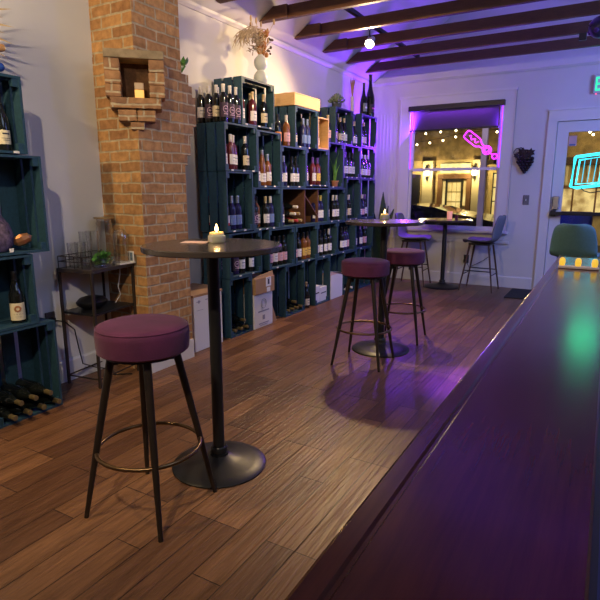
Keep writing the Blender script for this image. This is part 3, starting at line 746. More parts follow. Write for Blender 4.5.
# ------------------------------------------------------------------ cartons on the floor
def carton(loc, dx, y0, y1, h, m, label):
    t = thing('carton', label, 'box', loc)
    G().rbox(-dx, 0, y0, y1, 0, h, .003, 1).build('carton_body', m, t); return t
t = carton((-2.84, 0, .0005), .3, 4.055, 4.375, .338, WCARD, 'white wine carton with grey emblem standing on the floor')
g = G(); pts = [(.002, 4.215+.045*math.cos(a*PI/10), .235+.045*math.sin(a*PI/10)) for a in range(20)]; g.tube(pts, .003, 6, closed=True)
pts = [(.002, 4.215+.028*math.cos(a*PI/8), .235+.028*math.sin(a*PI/8)) for a in range(16)]; g.tube(pts, .0015, 6, closed=True)
g.box(0,.0015,4.12,4.31,.155,.168).box(0,.0015,4.195,4.235,.075,.12).box(0,.0015,4.13,4.30,.035,.045).box(0,.0015,4.15,4.28,.02,.026); g.build('carton_emblem', mat('grey ink', (.28,.28,.36), .8), t)
t = carton((-2.82, 0, .3395), .3, 4.055, 4.385, .155, CARDB, 'open brown carton on top of the white carton')
g = G(); g.prism([(4.06,.156),(4.385,.156),(4.37,.20),(4.08,.172)], 'x', -.02, -.014); g.box(-.3,-.016,4.052,4.06,.1,.158); g.prism([(-.3,.156),(-.014,.156),(-.014,.158),(-.26,.205),(-.3,.205)],'y',4.06,4.066); g.build('carton_flap', mat('light cardboard inside',(.45,.28,.13),.85), t)
g = G(); g.box(0,.002,4.23,4.32,.06,.15); g.box(0,.002,4.245,4.305,.005,.05); g.build('shipping_label', PAPERW, t)
g = G(); g.box(.002,.003,4.26,4.29,.08,.13); g.box(.002,.003,4.25,4.30,.135,.14); g.build('label_print', INK, t)
t = carton((-2.85, 0, .0005), .33, 3.215, 3.58, .46, WCARD, 'white carton standing between the pillar and first crate')
g = G(); g.box(-.33,.0,3.21,3.59,.46,.478); g.prism([(-.33,.478),(-.02,.478),(-.06,.50),(-.33,.50)],'y',3.21,3.59); g.build('carton_flap', CARDB, t)
g = G(); g.box(0,.001,3.25,3.30,.415,.422).box(0,.001,3.27,3.29,.405,.43).box(0,.001,3.25,3.33,.345,.348).box(0,.001,3.36,3.40,.42,.427); g.build('carton_print', mat('grey ink', (.28,.28,.36), .8), t)
t = carton((-2.85, 0, .0005), .28, 5.70, 6.03, .30, WCARD, 'open pale carton on the floor lit violet')
g = G(); g.prism([(5.70,.30),(6.03,.30),(6.03,.27),(5.70,.345)],'x',-.004,.0); g.prism([(-.28,.30),(0,.30),(.0,.303),(-.28,.36)],'y',5.70,5.706); g.build('carton_flap', mat('pink cardboard inside',(.62,.42,.40),.85), t)
o = G().prism([(0,0),(.1,.0),(.005,.2)], 'x', -.12, -.05).build('cardboard_scrap', CARDB, None, False, False, (-2.82,4.40,.0005)); tag(o, 'folded brown cardboard leaning beside the white carton', 'cardboard')

# ------------------------------------------------------------------ left shelving
def lcrate(y0,y1,z0,z1,desc,tags=()): crate(y0,y1,z0,z1,f'dark teal crate of the left shelf stack, {desc}','left shelf stack crates',tags,d=.24,bgap=.028)
lcrate(1.42,1.90,1.515,1.925,'topmost',(.86,)); lcrate(1.58,1.975,.965,1.51,'second from top'); lcrate(1.38,1.865,.55,.96,'second from floor'); lcrate(1.54,1.965,0,.548,'lowest with lying bottles')
# cream label bottle top
bottle('2dcd', (-2.93,1.81,1.5295), 'dark bottle with a large cream label in topmost left crate', 'left shelf single bottles')
bt = thing('wine_bottle', 'dark bottle with a sun emblem label in the left shelf', 'bottle', (-2.925,1.785,.5645), -.5, 'left shelf single bottles')
link('bottle_glass', m_glass('2','d'), bt); link('capsule', m_cap('2','d'), bt)
r = .0416
l = G().lathe([(r-.0006,.018),(r,.0185),(r,.118),(r-.0006,.1185)], 14, a0=-1.2, a1=1.2).build('bottle_label', PAPERC, bt, True)
def onlab(y, z): a = y/r; return (r*math.cos(a)+.0008, r*math.sin(a), z)
g = G()
for i in range(14):
    a = 2*PI*i/14; ca, sa = math.cos(a), math.sin(a)
    P = lambda q, rr: onlab(q[0]*rr, .085+q[1]*rr)
    g.tube([P((ca,sa),.009), P((ca,sa),.015), P((ca,sa),.020)], [.0035,.004,.002], 5)
g.build('label_emblem', mat('copper emblem print', (.36,.15,.06), .6), l)
g = G()
for i in range(6): y = -.022+i*.0088; g.box(0,0,0,0,0,0) if False else g.tube([onlab(y,.050), onlab(y+.004*(i%2),.0575)], .0009, 4)
g.tube([onlab(-.02+i*.005,.040) for i in range(9)], .0007, 4); g.tube([onlab(-.014+i*.005,.033) for i in range(7)], .0006, 4)
g.build('label_print', mat('brown ink',(.2,.15,.1),.8), l)
for i,(y,dz,w) in enumerate(((1.90,.0,'rightmost below'),(1.80,.0,'second from right below'),(1.71,.0,'third from right below'),(1.62,.0,'fourth from right below'),(1.85,.073,'rightmost above'),(1.755,.073,'second from right above'),(1.665,.073,'third from right above'))):
    bottle('2d-n', (CRX-.235, y, .0155+.0415+dz), f'dark bottle lying neck out in lowest left crate, {w}', 'lying bottles in lowest left crate', lying=True)
# purple patterned bundle with copper end in the second crate
t = thing('patterned_pouch', 'purple patterned cloth pouch with a copper foil end on left shelf', 'pouch', (-2.955,1.70,.98))
m = mat('purple patterned cloth', (.10,.07,.12), .85, var=.65, vscale=45, bump=.3, bscale=40)
g = G()
pr = [(0,0),(.075,.004),(.10,.04),(.105,.09),(.09,.15),(.055,.20),(.02,.225),(0,.228)]
g.lathe(pr, 22, sx=.85, sy=1.15)
for v in g.bm.verts:
    n_ = math.sin(v.co.y*60)*math.cos(v.co.z*48)*.006; v.co.x += n_; v.co.y += n_*.7
g.build('pouch_body', m, t, True)
g = G(); g.M = Matrix.Translation((.04,.10,.045)) @ Matrix.Rotation(math.radians(-68),4,'X') @ Matrix.Rotation(.4,4,'Y')
g.lathe([(.012,0),(.03,.015),(.036,.05),(.028,.085),(.0,.105)], 9, sx=.7); g.build('foil_end', mat('copper foil', (.55,.25,.12), .3, metal=.8), t)
o = G().rbox(0,.003,-.012,.012,0,.022,.001,1).build('gift_tag', PAPERW, None, False, False, (-2.853,1.745,.98)); tag(o, 'tiny white price card in front of the patterned pouch', 'card')
# ornament and palm on top of the left stack
t = thing('bead_ornament', 'carved wooden ornament with blue beads on top of left crates', 'ornament', (-2.93,1.795,1.9245))
G().lathe([(0,0),(.03,0),(.03,.012),(.012,.02),(.010,.14),(0,.14)], 16).build('stand', BLACK, t, True)
g = G(); g.ball((.0,.045,.045),.024,14,10); g.build('blue_bead', mat('glossy blue bead', (.02,.06,.32), .15), t, True)
g = G(); g.ball((.0,.01,.085),.028,14,10); g.build('dark_bead', mat('dark blue bead', (.012,.02,.07), .15), t, True)
g = G(); g.M = Matrix.Translation((0,.03,.135)) @ Matrix.Rotation(.25,4,'X'); g.rbox(-.03,.03,-.06,.045,-.018,.018,.012,3); g.build('carved_block', mat('honey wood', (.42,.22,.07), .5), t, True)
t = thing('dried_palm', 'dried palm fan in a pot on top of the left crates', 'plant', (-2.985,1.50,1.9245))
G().lathe([(0,0),(.05,0),(.07,.1),(.06,.1),(0,.08)], 18).build('pot', CERAM, t, True)
g = G(); o0 = Vector((0,.05,.26)); g.tube([(0,0,.08),(0,.02,.18),o0], .006, 6)
for i in range(24):
    a = math.radians(-50+i*7); d = Vector((.28, math.cos(a), math.sin(a))).normalized(); L_ = .36+.03*math.sin(i*3)
    s_ = Vector((0,-math.sin(a),math.cos(a)))*.016
    A = [o0, o0+d*L_*.4+s_, o0+d*L_]; B = [o0+Vector((.001,0,0)), o0+d*L_*.4-s_, o0+d*L_+Vector((.001,0,0))]; g.strip(A,B)
g.build('palm_fan', STRAW, t)

# ------------------------------------------------------------------ side table with glassware
t = thing('side_table', 'black metal side table with glassware beside the brick pillar', 'table', (-3.038,2.45,0), math.radians(8))
LEGM = mat('dark brown metal frame', (.06,.045,.036), .4, metal=.5)
tx0,tx1,ty0,ty1 = -.135,.14,-.20,.20
for (x,y) in ((tx0,ty0),(tx1,ty0),(tx0,ty1),(tx1,ty1)): G().box(x-.008,x+.008,y-.008,y+.008,0,.785).build('leg', LEGM, t)
G().rbox(tx0-.012,tx1+.012,ty0-.012,ty1+.012,.785,.81,.003,1).build('table_top', mat('dark table top', (.04,.03,.026), .35), t)
G().box(tx0,tx1,ty0,ty1,.50,.515).build('lower_shelf', BLACK, t)
g = G()
for a,b in (((tx0,ty0),(tx1,ty0)),((tx1,ty0),(tx1,ty1)),((tx0,ty0),(tx0,ty1)),((tx0,ty1),(tx1,ty1))): g.tube([(*a,.06),(*b,.06)], .006, 6)
g.build('foot_rail', LEGM, t)
g = G()
for a,b in (((tx0,ty0),(tx1,ty0)),((tx0,ty0),(tx0,ty1))):
    for z in (.89,.855): g.tube([(*a,z),(*b,z)], .003, 6)
    for k_ in (0,.25,.5,.75,1): g.tube([(a[0]+(b[0]-a[0])*k_, a[1]+(b[1]-a[1])*k_, .81),(a[0]+(b[0]-a[0])*k_, a[1]+(b[1]-a[1])*k_, .89)], .003, 5)
g.build('gallery_rail', LEGM, t)
def tumbler(loc, r, h, label, group='glasses on the side table'):
    o = G().lathe([(0,0),(r*.85,0),(r,h),(r-.002,h),(r*.85-.002,.006),(0,.006)], 20).build('drinking_glass', GLASS, None, True, False, loc); tag(o, label, 'glass', group); return o
zt = .8105
gp = [(-3.115,2.33,.036,.16),(-3.035,2.33,.036,.17),(-3.10,2.425,.042,.23),(-3.01,2.41,.042,.24)]
wd = ['tall clear glass at the back left of side table','tall clear glass next to back left glass on side table','taller clear cylinder behind the herbs on side table','taller clear cylinder in the middle of side table']
for (x,y,r_,h_),w in zip(gp,wd): tumbler((x,y,zt), r_, h_, w)
# herb bowl
t = thing('herb_bowl', 'clear glass dish of leafy green herbs on the side table', 'bowl', (-2.93,2.42,zt))
G().lathe([(0,0),(.04,0),(.052,.055),(.050,.055),(.039,.004),(0,.004)], 22, sx=.62, sy=1.95).build('glass_dish', GLASS, t, True)
g = G()
for i in range(210):
    a = random.uniform(0,2*PI); r_ = random.uniform(0,.04); c = Vector((math.cos(a)*r_*.6, math.sin(a)*r_*2.0, random.uniform(.012,.10)))
    d = Vector((random.gauss(0,1),random.gauss(0,1),random.gauss(.3,.6))).normalized(); s_ = d.cross(Vector((0,0,1))).normalized()*.011; 
    g.f([g.v(c-d*.014), g.v(c+s_), g.v(c+d*.014+Vector((0,0,.003))), g.v(c-s_)])
g.build('herb_leaves', mat('bright herb leaf', (.07,.24,.04), .5, var=.3, vscale=30), t)
t = thing('herb_bowl', 'dark green herb pot at the back of the side table', 'bowl', (-3.045,2.485,zt))
G().lathe([(0,0),(.03,0),(.038,.06),(.036,.06),(.029,.004),(0,.004)], 18).build('glass_dish', GLASS, t, True)
g = G()
for i in range(45):
    a = random.uniform(0,2*PI); r_ = random.uniform(0,.035); c = Vector((math.cos(a)*r_, math.sin(a)*r_, random.uniform(.02,.10)))
    d = Vector((random.gauss(0,1),random.gauss(0,1),random.gauss(.3,.6))).normalized(); s_ = d.cross(Vector((0,0,1))).normalized()*.01
    g.f([g.v(c-d*.013), g.v(c+s_), g.v(c+d*.013), g.v(c-s_)])
g.build('herb_leaves', DLEAF, t)
# pitcher/ tall jar with lid
t = thing('glass_jar', 'tall clear glass jar with a flat brass lid at table back', 'jar', (-3.09,2.585,zt))
G().lathe([(0,0),(.052,0),(.056,.01),(.056,.28),(.050,.295),(.05,.31),(.0475,.31),(.0475,.295),(.0535,.28),(.0535,.012),(0,.008)], 24).build('jar_glass', GLASS, t, True)
G().lathe([(0,.31),(.068,.31),(.068,.322),(0,.322)], 24).build('jar_lid', mat('brass lid',(.36,.25,.12),.4,metal=.6), t, True)
t = thing('glass_cloche', 'arched clear glass dome jar at right end of side table', 'jar', (-2.955,2.605,zt+.0105))
G().lathe([(.050,0),(.052,.002),(.052,.17),(.046,.205),(.03,.228),(0,.236),(0,.233),(.028,.225),(.0435,.204),(.0495,.17),(.0495,0)], 24, caps=False).build('dome', GLASS, t, True)
G().ball((0,0,.241),.009,10,8).build('knob', GLASS, t, True)
o = G().rbox(-.07,.07,-.07,.07,0,.01,.003).build('serving_slate', mat('white tile',(.6,.58,.55),.4), None, False, False, (-2.955,2.595,zt)); tag(o, 'white square tile under the glass dome', 'tray')
o = tag(G().lathe([(0,0),(.022,0),(.03,.06),(.0285,.06),(.021,.005),(0,.005)],16).build('drinking_glass', GLASS, None, True, False, (-2.915,2.52,zt)), 'small amber-tinted glass in front of the dome', 'glass', 'glasses on the side table')
t = thing('picture_card', 'small framed card leaning at the right end of side table', 'card', (-2.90,2.645,zt+.0105), 0)
G().box(-.018,.02,-.004,.004,0,.075).build('card_frame', PAPERW, t)
G().box(-.012,.014,-.0055,-.004,.008,.066).build('card_picture', mat('blue card print',(.10,.14,.2),.6,var=.6,vscale=60), t)
# black bowl
o = G().lathe([(0,0),(.05,0),(.085,.03),(.09,.05),(.07,.075),(.03,.088),(0,.088)],24, sy=1.25).build('black_bowl', BLACK, None, True, False, (-3.05,2.40,.5155)); tag(o,'black rounded pot on the lower shelf of side table','pot')
# outlet and cords on the left wall
t = thing('wall_outlet', 'dark power outlet on the left wall beside the side table', 'outlet', (XL, 2.17, .46))
G().rbox(0,.012,-.035,.035,-.055,.055,.003,1).build('face_plate', mat('brown outlet plate',(.06,.045,.04),.5), t)
G().rbox(.012,.045,-.018,.018,-.015,.02,.004,1).build('plug', BLACK, t)
o = G().tube([(-3.155,2.17,.46),(-3.12,2.22,.45),(-3.1,2.28,.38),(-3.1,2.30,.25),(-3.11,2.33,.12),(-3.1,2.42,.07),(-3.08,2.56,.012),(-3.0,2.50,.006),(-2.9,2.58,.006)], .0045, 6).build('power_cord', BLACK); tag(o, 'black power cord dangling behind the side table', 'cord')
o = G().tube([(-3.0,2.62,.77),(-3.0,2.615,.72),(-3.01,2.60,.64),(-3.0,2.61,.58),(-3.03,2.58,.52)], .003, 6).build('white_cord', PAPERW); tag(o, 'thin white cord hanging between the side table shelves', 'cord')

# ------------------------------------------------------------------ bistro tables
def bistro(loc, h, r, rb, label):
    t = thing('bistro_table', label, 'table', loc, 0, 'round bistro tables')
    G().lathe([(0,h-.026),(r-.004,h-.026),(r,h-.022),(r,h-.004),(r-.004,h),(0,h)], 64).build('table_top', TTOP, t, True)
    G().lathe([(0,h-.032),(.11,h-.032),(.11,h-.026),(0,h-.026)], 24).build('mounting_plate', BLACK, t, True)
    G().lathe([(.028,.055),(.028,h-.03)], 24, caps=False).build('pole', BLACK, t, True)
    G().lathe([(0,0),(rb,0),(rb+.001,.006),(rb*.95,.014),(rb*.75,.022),(rb*.5,.032),(rb*.3,.044),(rb*.2,.056),(.045,.066),(.0285,.066),(0,.066)], 64).build('base', BLACK, t, True)
    G().lathe([(.028,.066),(.040,.067),(.041,.09),(.035,.098),(.028,.098)], 24).build('collar', BLACK, t, True)
    return t
bistro((-1.538,1.876,0), 1.08, .312, .227, 'black round bistro table in front with a lit candle')
bistro((-1.565,4.08,0), 1.075, .315, .24, 'round bistro table in the middle between two burgundy stools')
bistro((-1.92,7.29,0), .93, .36, .25, 'round bistro table farthest back at the window')

def candle(loc, label, pw, tier=True):
    t = thing('tealight_candle', label, 'candle', loc, 0, 'lit candles on tables')
    t.scale = (1.2,1.2,1.15)
    G().lathe([(0,0),(.031,0),(.034,.004),(.034,.026),(.029,.03),(.029,.034),(.027,.034),(.027,.028),(0,.028)], 24).build('glass_cup', FROST, t, True)
    G().lathe([(0,.028),(.0268,.028),(.0268,.041),(0,.041)], 20).build('wax', WAXG, t, True)
    g = G(); flame(g, .043); g.build('flame', FLAME, t, True)
    G().tube([(0,0,.04),(0,0,.048)], .001, 5).build('wick', BLACK, t)
    point((loc[0],loc[1],loc[2]+.075), pw, (1,.55,.2), .008)
candle((-1.575,1.955,1.0805), 'lit candle in cloudy glass on the front bistro table', .9)
candle((-1.645,4.29,1.0755), 'lit candle in glass on the middle bistro table', .9)
t = thing('votive_glass', 'pinkish votive glass on the table at the window', 'candle', (-1.90,7.42,.9305))
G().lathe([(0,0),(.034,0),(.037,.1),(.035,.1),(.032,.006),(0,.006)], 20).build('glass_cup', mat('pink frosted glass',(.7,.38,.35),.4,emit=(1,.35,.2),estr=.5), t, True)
G().lathe([(0,.007),(.031,.007),(.032,.05),(0,.05)], 16).build('wax', WAXG, t, True)
o = G().rbox(-.06,.06,-.045,.045,0,.003,.001,1).build('table_card', mat('pale pink card',(.55,.38,.33),.7), None, False, False, (-1.655,1.895,1.0805)); o.rotation_euler=(0,0,.45); tag(o,'pale card lying beside the candle on front table','card')
o = G().lathe([(0,0),(.02,0),(.024,.05),(.022,.05),(.019,.004),(0,.004)],14).build('small_glass', mat('dark red glass',(.12,.02,.05),.2), None, True, False, (-1.80,7.40,.9305)); tag(o,'small dark red glass beside the votive on window table','glass')

# ------------------------------------------------------------------ velvet stools
def stool(loc, rot, label):
    t = thing('bar_stool', label, 'stool', loc, rot, 'burgundy velvet stools')
    r = .182
    G().lathe([(0,.690),(r-.012,.690),(r-.002,.698),(r,.72),(r+.001,.765),(r-.001,.785),(r-.010,.797),(r-.03,.803),(r*.5,.806),(0,.807)], 56).build('seat_cushion', VELVET, t, True)
    pts = [((r-.0035)*math.cos(2*PI*i/56), (r-.0035)*math.sin(2*PI*i/56), .7915) for i in range(56)]
    G().tube(pts, .0022, 6, closed=True).build('piping', VELVET, t, True)
    G().lathe([(0,.676),(.15,.676),(.15,.690),(0,.690)], 32).build('seat_base', BLACK, t, True)
    LEG = mat('dark walnut metal leg', (.028,.020,.016), .35, metal=.3)
    for i in range(4):
        a = PI/2*i; c, s_ = math.cos(a), math.sin(a)
        G().tube([(c*.125,s_*.125,.68),(c*.196,s_*.196,.345),(c*.267,s_*.267,.0)], [.0165,.0145,.0095], 12).build('leg', LEG, t, True)
        g = G(); g.M = Matrix.Rotation(a,4,'Z'); g.rbox(.098,.120,-.012,.012,.64,.677,.003,1); g.build('leg_bracket', BLACK, t)
    pts = [(0.209*math.cos(2*PI*i/48), 0.209*math.sin(2*PI*i/48), .275) for i in range(48)]
    G().tube(pts, .0085, 10, closed=True).build('foot_ring', BRASSD, t, True)
stool((-1.570,1.463,0), math.radians(51), 'burgundy velvet bar stool nearest, in front of the front table')
stool((-1.56,3.70,0), math.radians(49), 'burgundy velvet bar stool on the near side of middle table')
stool((-1.535,4.50,0), math.radians(52), 'burgundy velvet bar stool behind the middle table')

# ------------------------------------------------------------------ shell chairs
def chair(loc, rot, label, fab):
    t = thing('counter_chair', label, 'chair', loc, rot, 'upholstered counter chairs')
    prof = [(.225,.625,.13),(.222,.640,.165),(.20,.652,.19),(.12,.650,.208),(.02,.642,.216),(-.09,.640,.218),(-.155,.655,.217),(-.195,.70,.216),(-.215,.76,.215),(-.232,.83,.208),(-.248,.90,.195),(-.258,.945,.185),(-.264,.98,.160),(-.266,.998,.095)]
    g = G(); n = 14; rows = []
    for (x,z,w) in prof:
        bk = min(1, max(0, (z-.66)/.1)); row = []
        for j in range(n+1):
            u = -1+2*j/n
            e = u*u*.045
            row.append(g.v((x+e*bk*1.3, u*w, z+e*(1-bk)*.8)))
        rows.append(row)
    for A,B in zip(rows,rows[1:]):
        for j in range(n): g.f([A[j],A[j+1],B[j+1],B[j]])
    o = g.build('seat_shell', fab, t, True)
    s_ = o.modifiers.new('s','SOLIDIFY'); s_.thickness = .022; s_.offset = 0
    b_ = o.modifiers.new('b','SUBSURF'); b_.levels = 1; b_.render_levels = 1
    G().rbox(-.13,.15,-.13,.13,.608,.632,.006).build('under_frame', BLACK, t)
    for sx, sy in ((1,1),(1,-1),(-1,1),(-1,-1)):
        G().tube([(.01+sx*.12, sy*.115, .62),(.01+sx*.215, sy*.19, 0)], [.014,.009], 10).build('leg', WALNUT, t, True)
    def at(sx,sy,z): k_ = (.62-z)/.62; return (.01+sx*(.12+.095*k_), sy*(.115+.075*k_), z)
    for a, b in ((((1,1),(1,-1))),((-1,1),(-1,-1))): G().tube([at(*a,.22), at(*b,.22)], .007, 8).build('foot_rail', BLACK, t)
    for s2 in (1,-1): G().tube([at(1,s2,.27), at(-1,s2,.27)], .007, 8).build('foot_rail', BLACK, t)
chair((-2.36,7.30,0), 0.05, 'grey counter chair left of the window table, lit violet', GREYFAB)
chair((-1.42,7.32,0), PI-.05, 'grey counter chair right of the window table', GREYFAB)
chair((-.255,6.05,0), PI/2-.12, 'green-grey counter chair seen from behind past the bar end', GREENFAB)

# ------------------------------------------------------------------ bar
BZ = 1.0; BX0, BX1, BY0, BY1 = -.195, .017, -1.2, 2.88
t = thing('bar_counter', 'long polished mahogany bar counter in the right foreground', 'bar', (0,0,0))
pr = [(BX0+.012,BZ-.055),(BX1,BZ-.055),(BX1,BZ-.003),(BX1-.003,BZ),(BX0+.034,BZ),(BX0+.031,BZ-.003),(BX0+.027,BZ-.003),(BX0+.024,BZ),(BX0+.004,BZ),(BX0+.001,BZ-.0015),(BX0,BZ-.005),(BX0+.003,BZ-.024),(BX0+.012,BZ-.032)]
G().prism(pr, 'y', BY0, BY1).build('bar_top', MAHOG, t)
G().box(BX0+.06, BX1-.02, BY0, BY1-.06, 0, BZ-.055).build('bar_front', wood_mat('dark bar panelling',(.03,.012,.009),(.055,.02,.013),(8,8,1),.5), t)
g = G()
for k_ in range(5):
    y = BY0+.15+k_*.78; g.box(BX0+.052,BX0+.06,y,y+.6,.18,.24).box(BX0+.052,BX0+.06,y,y+.6,.78,.84).box(BX0+.052,BX0+.06,y,y+.06,.24,.78).box(BX0+.052,BX0+.06,y+.54,y+.6,.24,.78)
g.build('front_moulding', MAHOG, t)
G().box(BX1-.001,BX1+.006,BY0,BY1,BZ-.075,BZ-.0035).build('back_strip', BLACK, t)
G().box(BX1+.01,.62,BY0,BY1-.2,.78,.82).build('work_counter', mat('blue laminate counter',(.05,.055,.16),.4), t)
G().box(.05,.6,BY0,BY1-.25,0,.78).build('cabinet_body', BLACK, t)
# clear acrylic holder with glowing shapes for refracted window light on the bar end
t = thing('acrylic_holder', 'clear acrylic holder with white base on the bar end', 'holder', (-.088,2.46,BZ+.0005))
G().rbox(-.075,.075,-.022,.022,0,.010,.002,1).build('base', mat('pinkish white base',(.68,.58,.60),.5), t)
g = G(); g.box(-.075,.075,-.022,-.019,.0105,.05).box(-.075,.075,.019,.022,.0105,.05).box(-.075,-.072,-.019,.019,.0105,.05).box(.072,.075,-.019,.019,.0105,.05); g.build('acrylic_wall', PANE, t)
AMB = mat('glowing amber glint', (.8,.5,.06), .3, emit=(1,.58,.05), estr=.8)  # emissive colour imitates window light refracted in the acrylic
for i,(x,w) in enumerate(((-.062,'left'),(-.002,'middle'),(.058,'right'))):
    o = G().lathe([(0,0),(.010,0),(.0125,.012),(.011,.026),(.006,.032),(0,.033)], 16).build('amber_glint', AMB, None, True, False, (-.088+x,2.46,BZ+.0115)); tag(o, f'amber glint of refracted window light, {w} in the acrylic holder on the bar', 'light', 'amber glints in the holder')

# ------------------------------------------------------------------ back wall things
t = thing('grape_plaque', 'dark metal grape cluster plaque between window and door', 'ornament', (-1.02, YB-.001, 1.70))
DK = mat('dark oxidised metal', (.028,.018,.022), .45, metal=.5)
g = G()
for row,(n,z) in enumerate(((5,.02),(5,-.02),(4,-.055),(3,-.09),(2,-.12),(1,-.15))):
    for i in range(n): g.ball(((i-(n-1)/2)*.042+random.uniform(-.004,.004), -.03-.01*random.random(), z), .024, 10, 8)
g.build('grapes', DK, t, True)
for k_,(lx,lz,rz,sz) in enumerate(((-.04,.10,.3,1.0),(.05,.09,-.5,.95),(-.11,.06,.9,.6),(.0,.05,0,.8))):
    g = G(); g.M = Matrix.Translation((lx,-.035-.006*k_,lz)) @ Matrix.Rotation(rz,4,'Y')
    pts = [(math.cos(a)*(.075 if i%2==0 else .045)*sz, -.004, math.sin(a)*(.065 if i%2==0 else .04)*sz) for i,a in enumerate([2*PI*i/14 for i in range(14)])]
    c0 = g.v((0,-.012,0)); c1 = g.v((0,.006,0)); v = [g.v(p) for p in pts]
    for i in range(14): g.f([c0,v[i],v[(i+1)%14]]); g.f([c1,v[(i+1)%14],v[i]])
    g.build('leaf', DK, t)
G().tube([(-.02,-.02,.12),(-.06,-.03,.16),(-.12,-.03,.15),(-.15,-.03,.11),(-.14,-.03,.07)], .006, 6).build('tendril', DK, t)
G().box(-.02,.02,-.02,0,-.05,.10).build('wall_mount', DK, t)
t = thing('switch_plate', 'steel light switch plate between the plaque and door', 'switch', (-.975, YB, 1.19))
G().rbox(-.038,.038,-.008,0,-.062,.062,.003,1).build('face_plate', mat('grey switch plate',(.13,.13,.15),.45), t)
g = G(); g.rbox(-.006,.006,-.02,-.008,-.012,.012,.002,1); g.build('toggle', PAPERW, t)
t = thing('wall_outlet', 'dark outlet with plugs low under the window', 'outlet', (-1.70, YB, .36))
G().rbox(-.036,.036,-.008,0,-.058,.058,.003,1).build('face_plate', mat('dark plate',(.03,.03,.035),.5), t)
G().rbox(-.025,.03,-.05,-.008,-.05,-.005,.004,1).build('plug', BLACK, t); G().rbox(-.022,.022,-.045,-.008,.008,.04,.004,1).build('plug', BLACK, t)
o = G().tube([(-1.69,YB-.05,.33),(-1.64,YB-.06,.25),(-1.55,YB-.05,.30),(-1.45,YB-.05,.36),(-1.38,YB-.04,.42),(-1.36,YB-.03,.70)], .004, 6).build('power_cord', BLACK); tag(o,'thin black cord looping up under the window','cord')
# EXIT sign
t = thing('exit_sign', 'green lit exit sign above the door', 'sign', (-.135, YB, 2.46))
G().rbox(-.185,.185,-.05,0,0,.215,.004,1).build('sign_body', mat('pale sign housing',(.5,.52,.55),.5), t)
GRN = mat('lit green letters', (.02,.5,.2), .5, emit=(.03,.85,.38), estr=1.2)
def bars(rects, off):
    g = G()
    for (a,b,c,d) in rects: g.box(off+a,off+b,-.056,-.05,.03+c*.155,.03+d*.155)
    return g
w = .062
def diag(off, flip=False):
    g = G()
    for s_ in (1,-1):
        pts = [(off, .03 if s_>0 else .185),(off+.016,.03 if s_>0 else .185),(off+w,.185 if s_>0 else .03),(off+w-.016,.185 if s_>0 else .03)]
        g.prism(pts,'y',-.056-(.0002 if s_<0 else 0),-.05)
    return g
bars([(0,.016,0,1),(.016,w,.88,1),(.016,w*.85,.44,.56),(.016,w,0,.12)], -.165).build('letter', GRN, t)
diag(-.082).build('letter', GRN, t)
bars([(.02,.038,0,1)], -.0).build('letter', GRN, t)
bars([(.024,.04,0,.88),(0,w,.88,1)], .085).build('letter', GRN, t)
o2 = G().ball((-.15,-.03,-.004),.006,8,6).build('indicator_light', mat('red indicator',(.5,.05,.08),.5,emit=(1,.05,.15),estr=5), t)
# black floor mat
o = G().rbox(-1.04,-.2,6.9,7.6,.0005,.012,.004,1).build('door_mat', mat('black rubber mat',(.012,.012,.014),.8,bump=.4,bscale=200)); tag(o,'black rubber mat on the floor before the door','mat')
# party light at the upper right
t = thing('party_light', 'dark multi-lens party light ball under the beams at upper right', 'light', (-.26,6.25,2.86))
g = G(); g.ball((0,0,0),.10,20,14); g.build('ball_body', mat('dark blue shell',(.02,.022,.05),.3), t, True)
for i in range(10):
    a = i*.63; e = (.2,-.45)[i%2]; d = Vector((math.cos(a)*math.cos(e), math.sin(a)*math.cos(e), math.sin(e))); q = d.to_track_quat('Z','Y').to_matrix().to_4x4()
    g = G(); g.M = q; g.lathe([(0,.112),(.016,.110),(.024,.102),(.026,.09),(0,.09)], 12); g.build('lens', mat('dark violet lens',(.06,.02,.12),.1,coat=.5), t, True)
g = G(); g.tube([(0,0,.09),(0,0,.152)], .012, 10); g.box(-.05,.05,-.05,.05,.152,.16); g.build('mount', BLK2, t)
o = G().rbox(-.035,.035,-.03,.03,0,.07,.006,1).build('sensor_box', BLK2, None, False, False, (-.42,6.56,2.828)); tag(o,'small black box under a beam beside the party light','box')
# roller shade
t = thing('roller_shade', 'half-lowered dark violet roller shade in the window top', 'shade', ((WX0+WX1)/2, YB-.04, 0))
hw = (WX1-WX0)/2
G().rbox(-hw-.02,hw+.02,-.03,.035,2.405,2.475,.006,1).build('cassette', mat('dark charcoal cassette',(.02,.018,.022),.4), t)
G().box(-hw+.05,hw-.05,-.002,.0,2.15,2.406).build('shade_fabric', shade_mat(), t)
G().rbox(-hw+.01,hw-.04,-.010,.008,2.128,2.150,.003,1).build('bottom_bar', mat('dark charcoal cassette'), t)
# violet LED strips along the window sides
LEDV = mat('violet led strip', (.3,.1,.9), .5, emit=(.24,.03,1.0), estr=3)
for x,w_ in ((WX0+.012,'left'),(WX1-.012,'right')):
    o = G().rbox(x-.010,x+.010,YB+.004,YB+.014,1.62,2.46,.003,1).build('led_strip', LEDV); tag(o, f'glowing violet light strip along the {w_} side of the upper window', 'light strip', 'violet light strips')
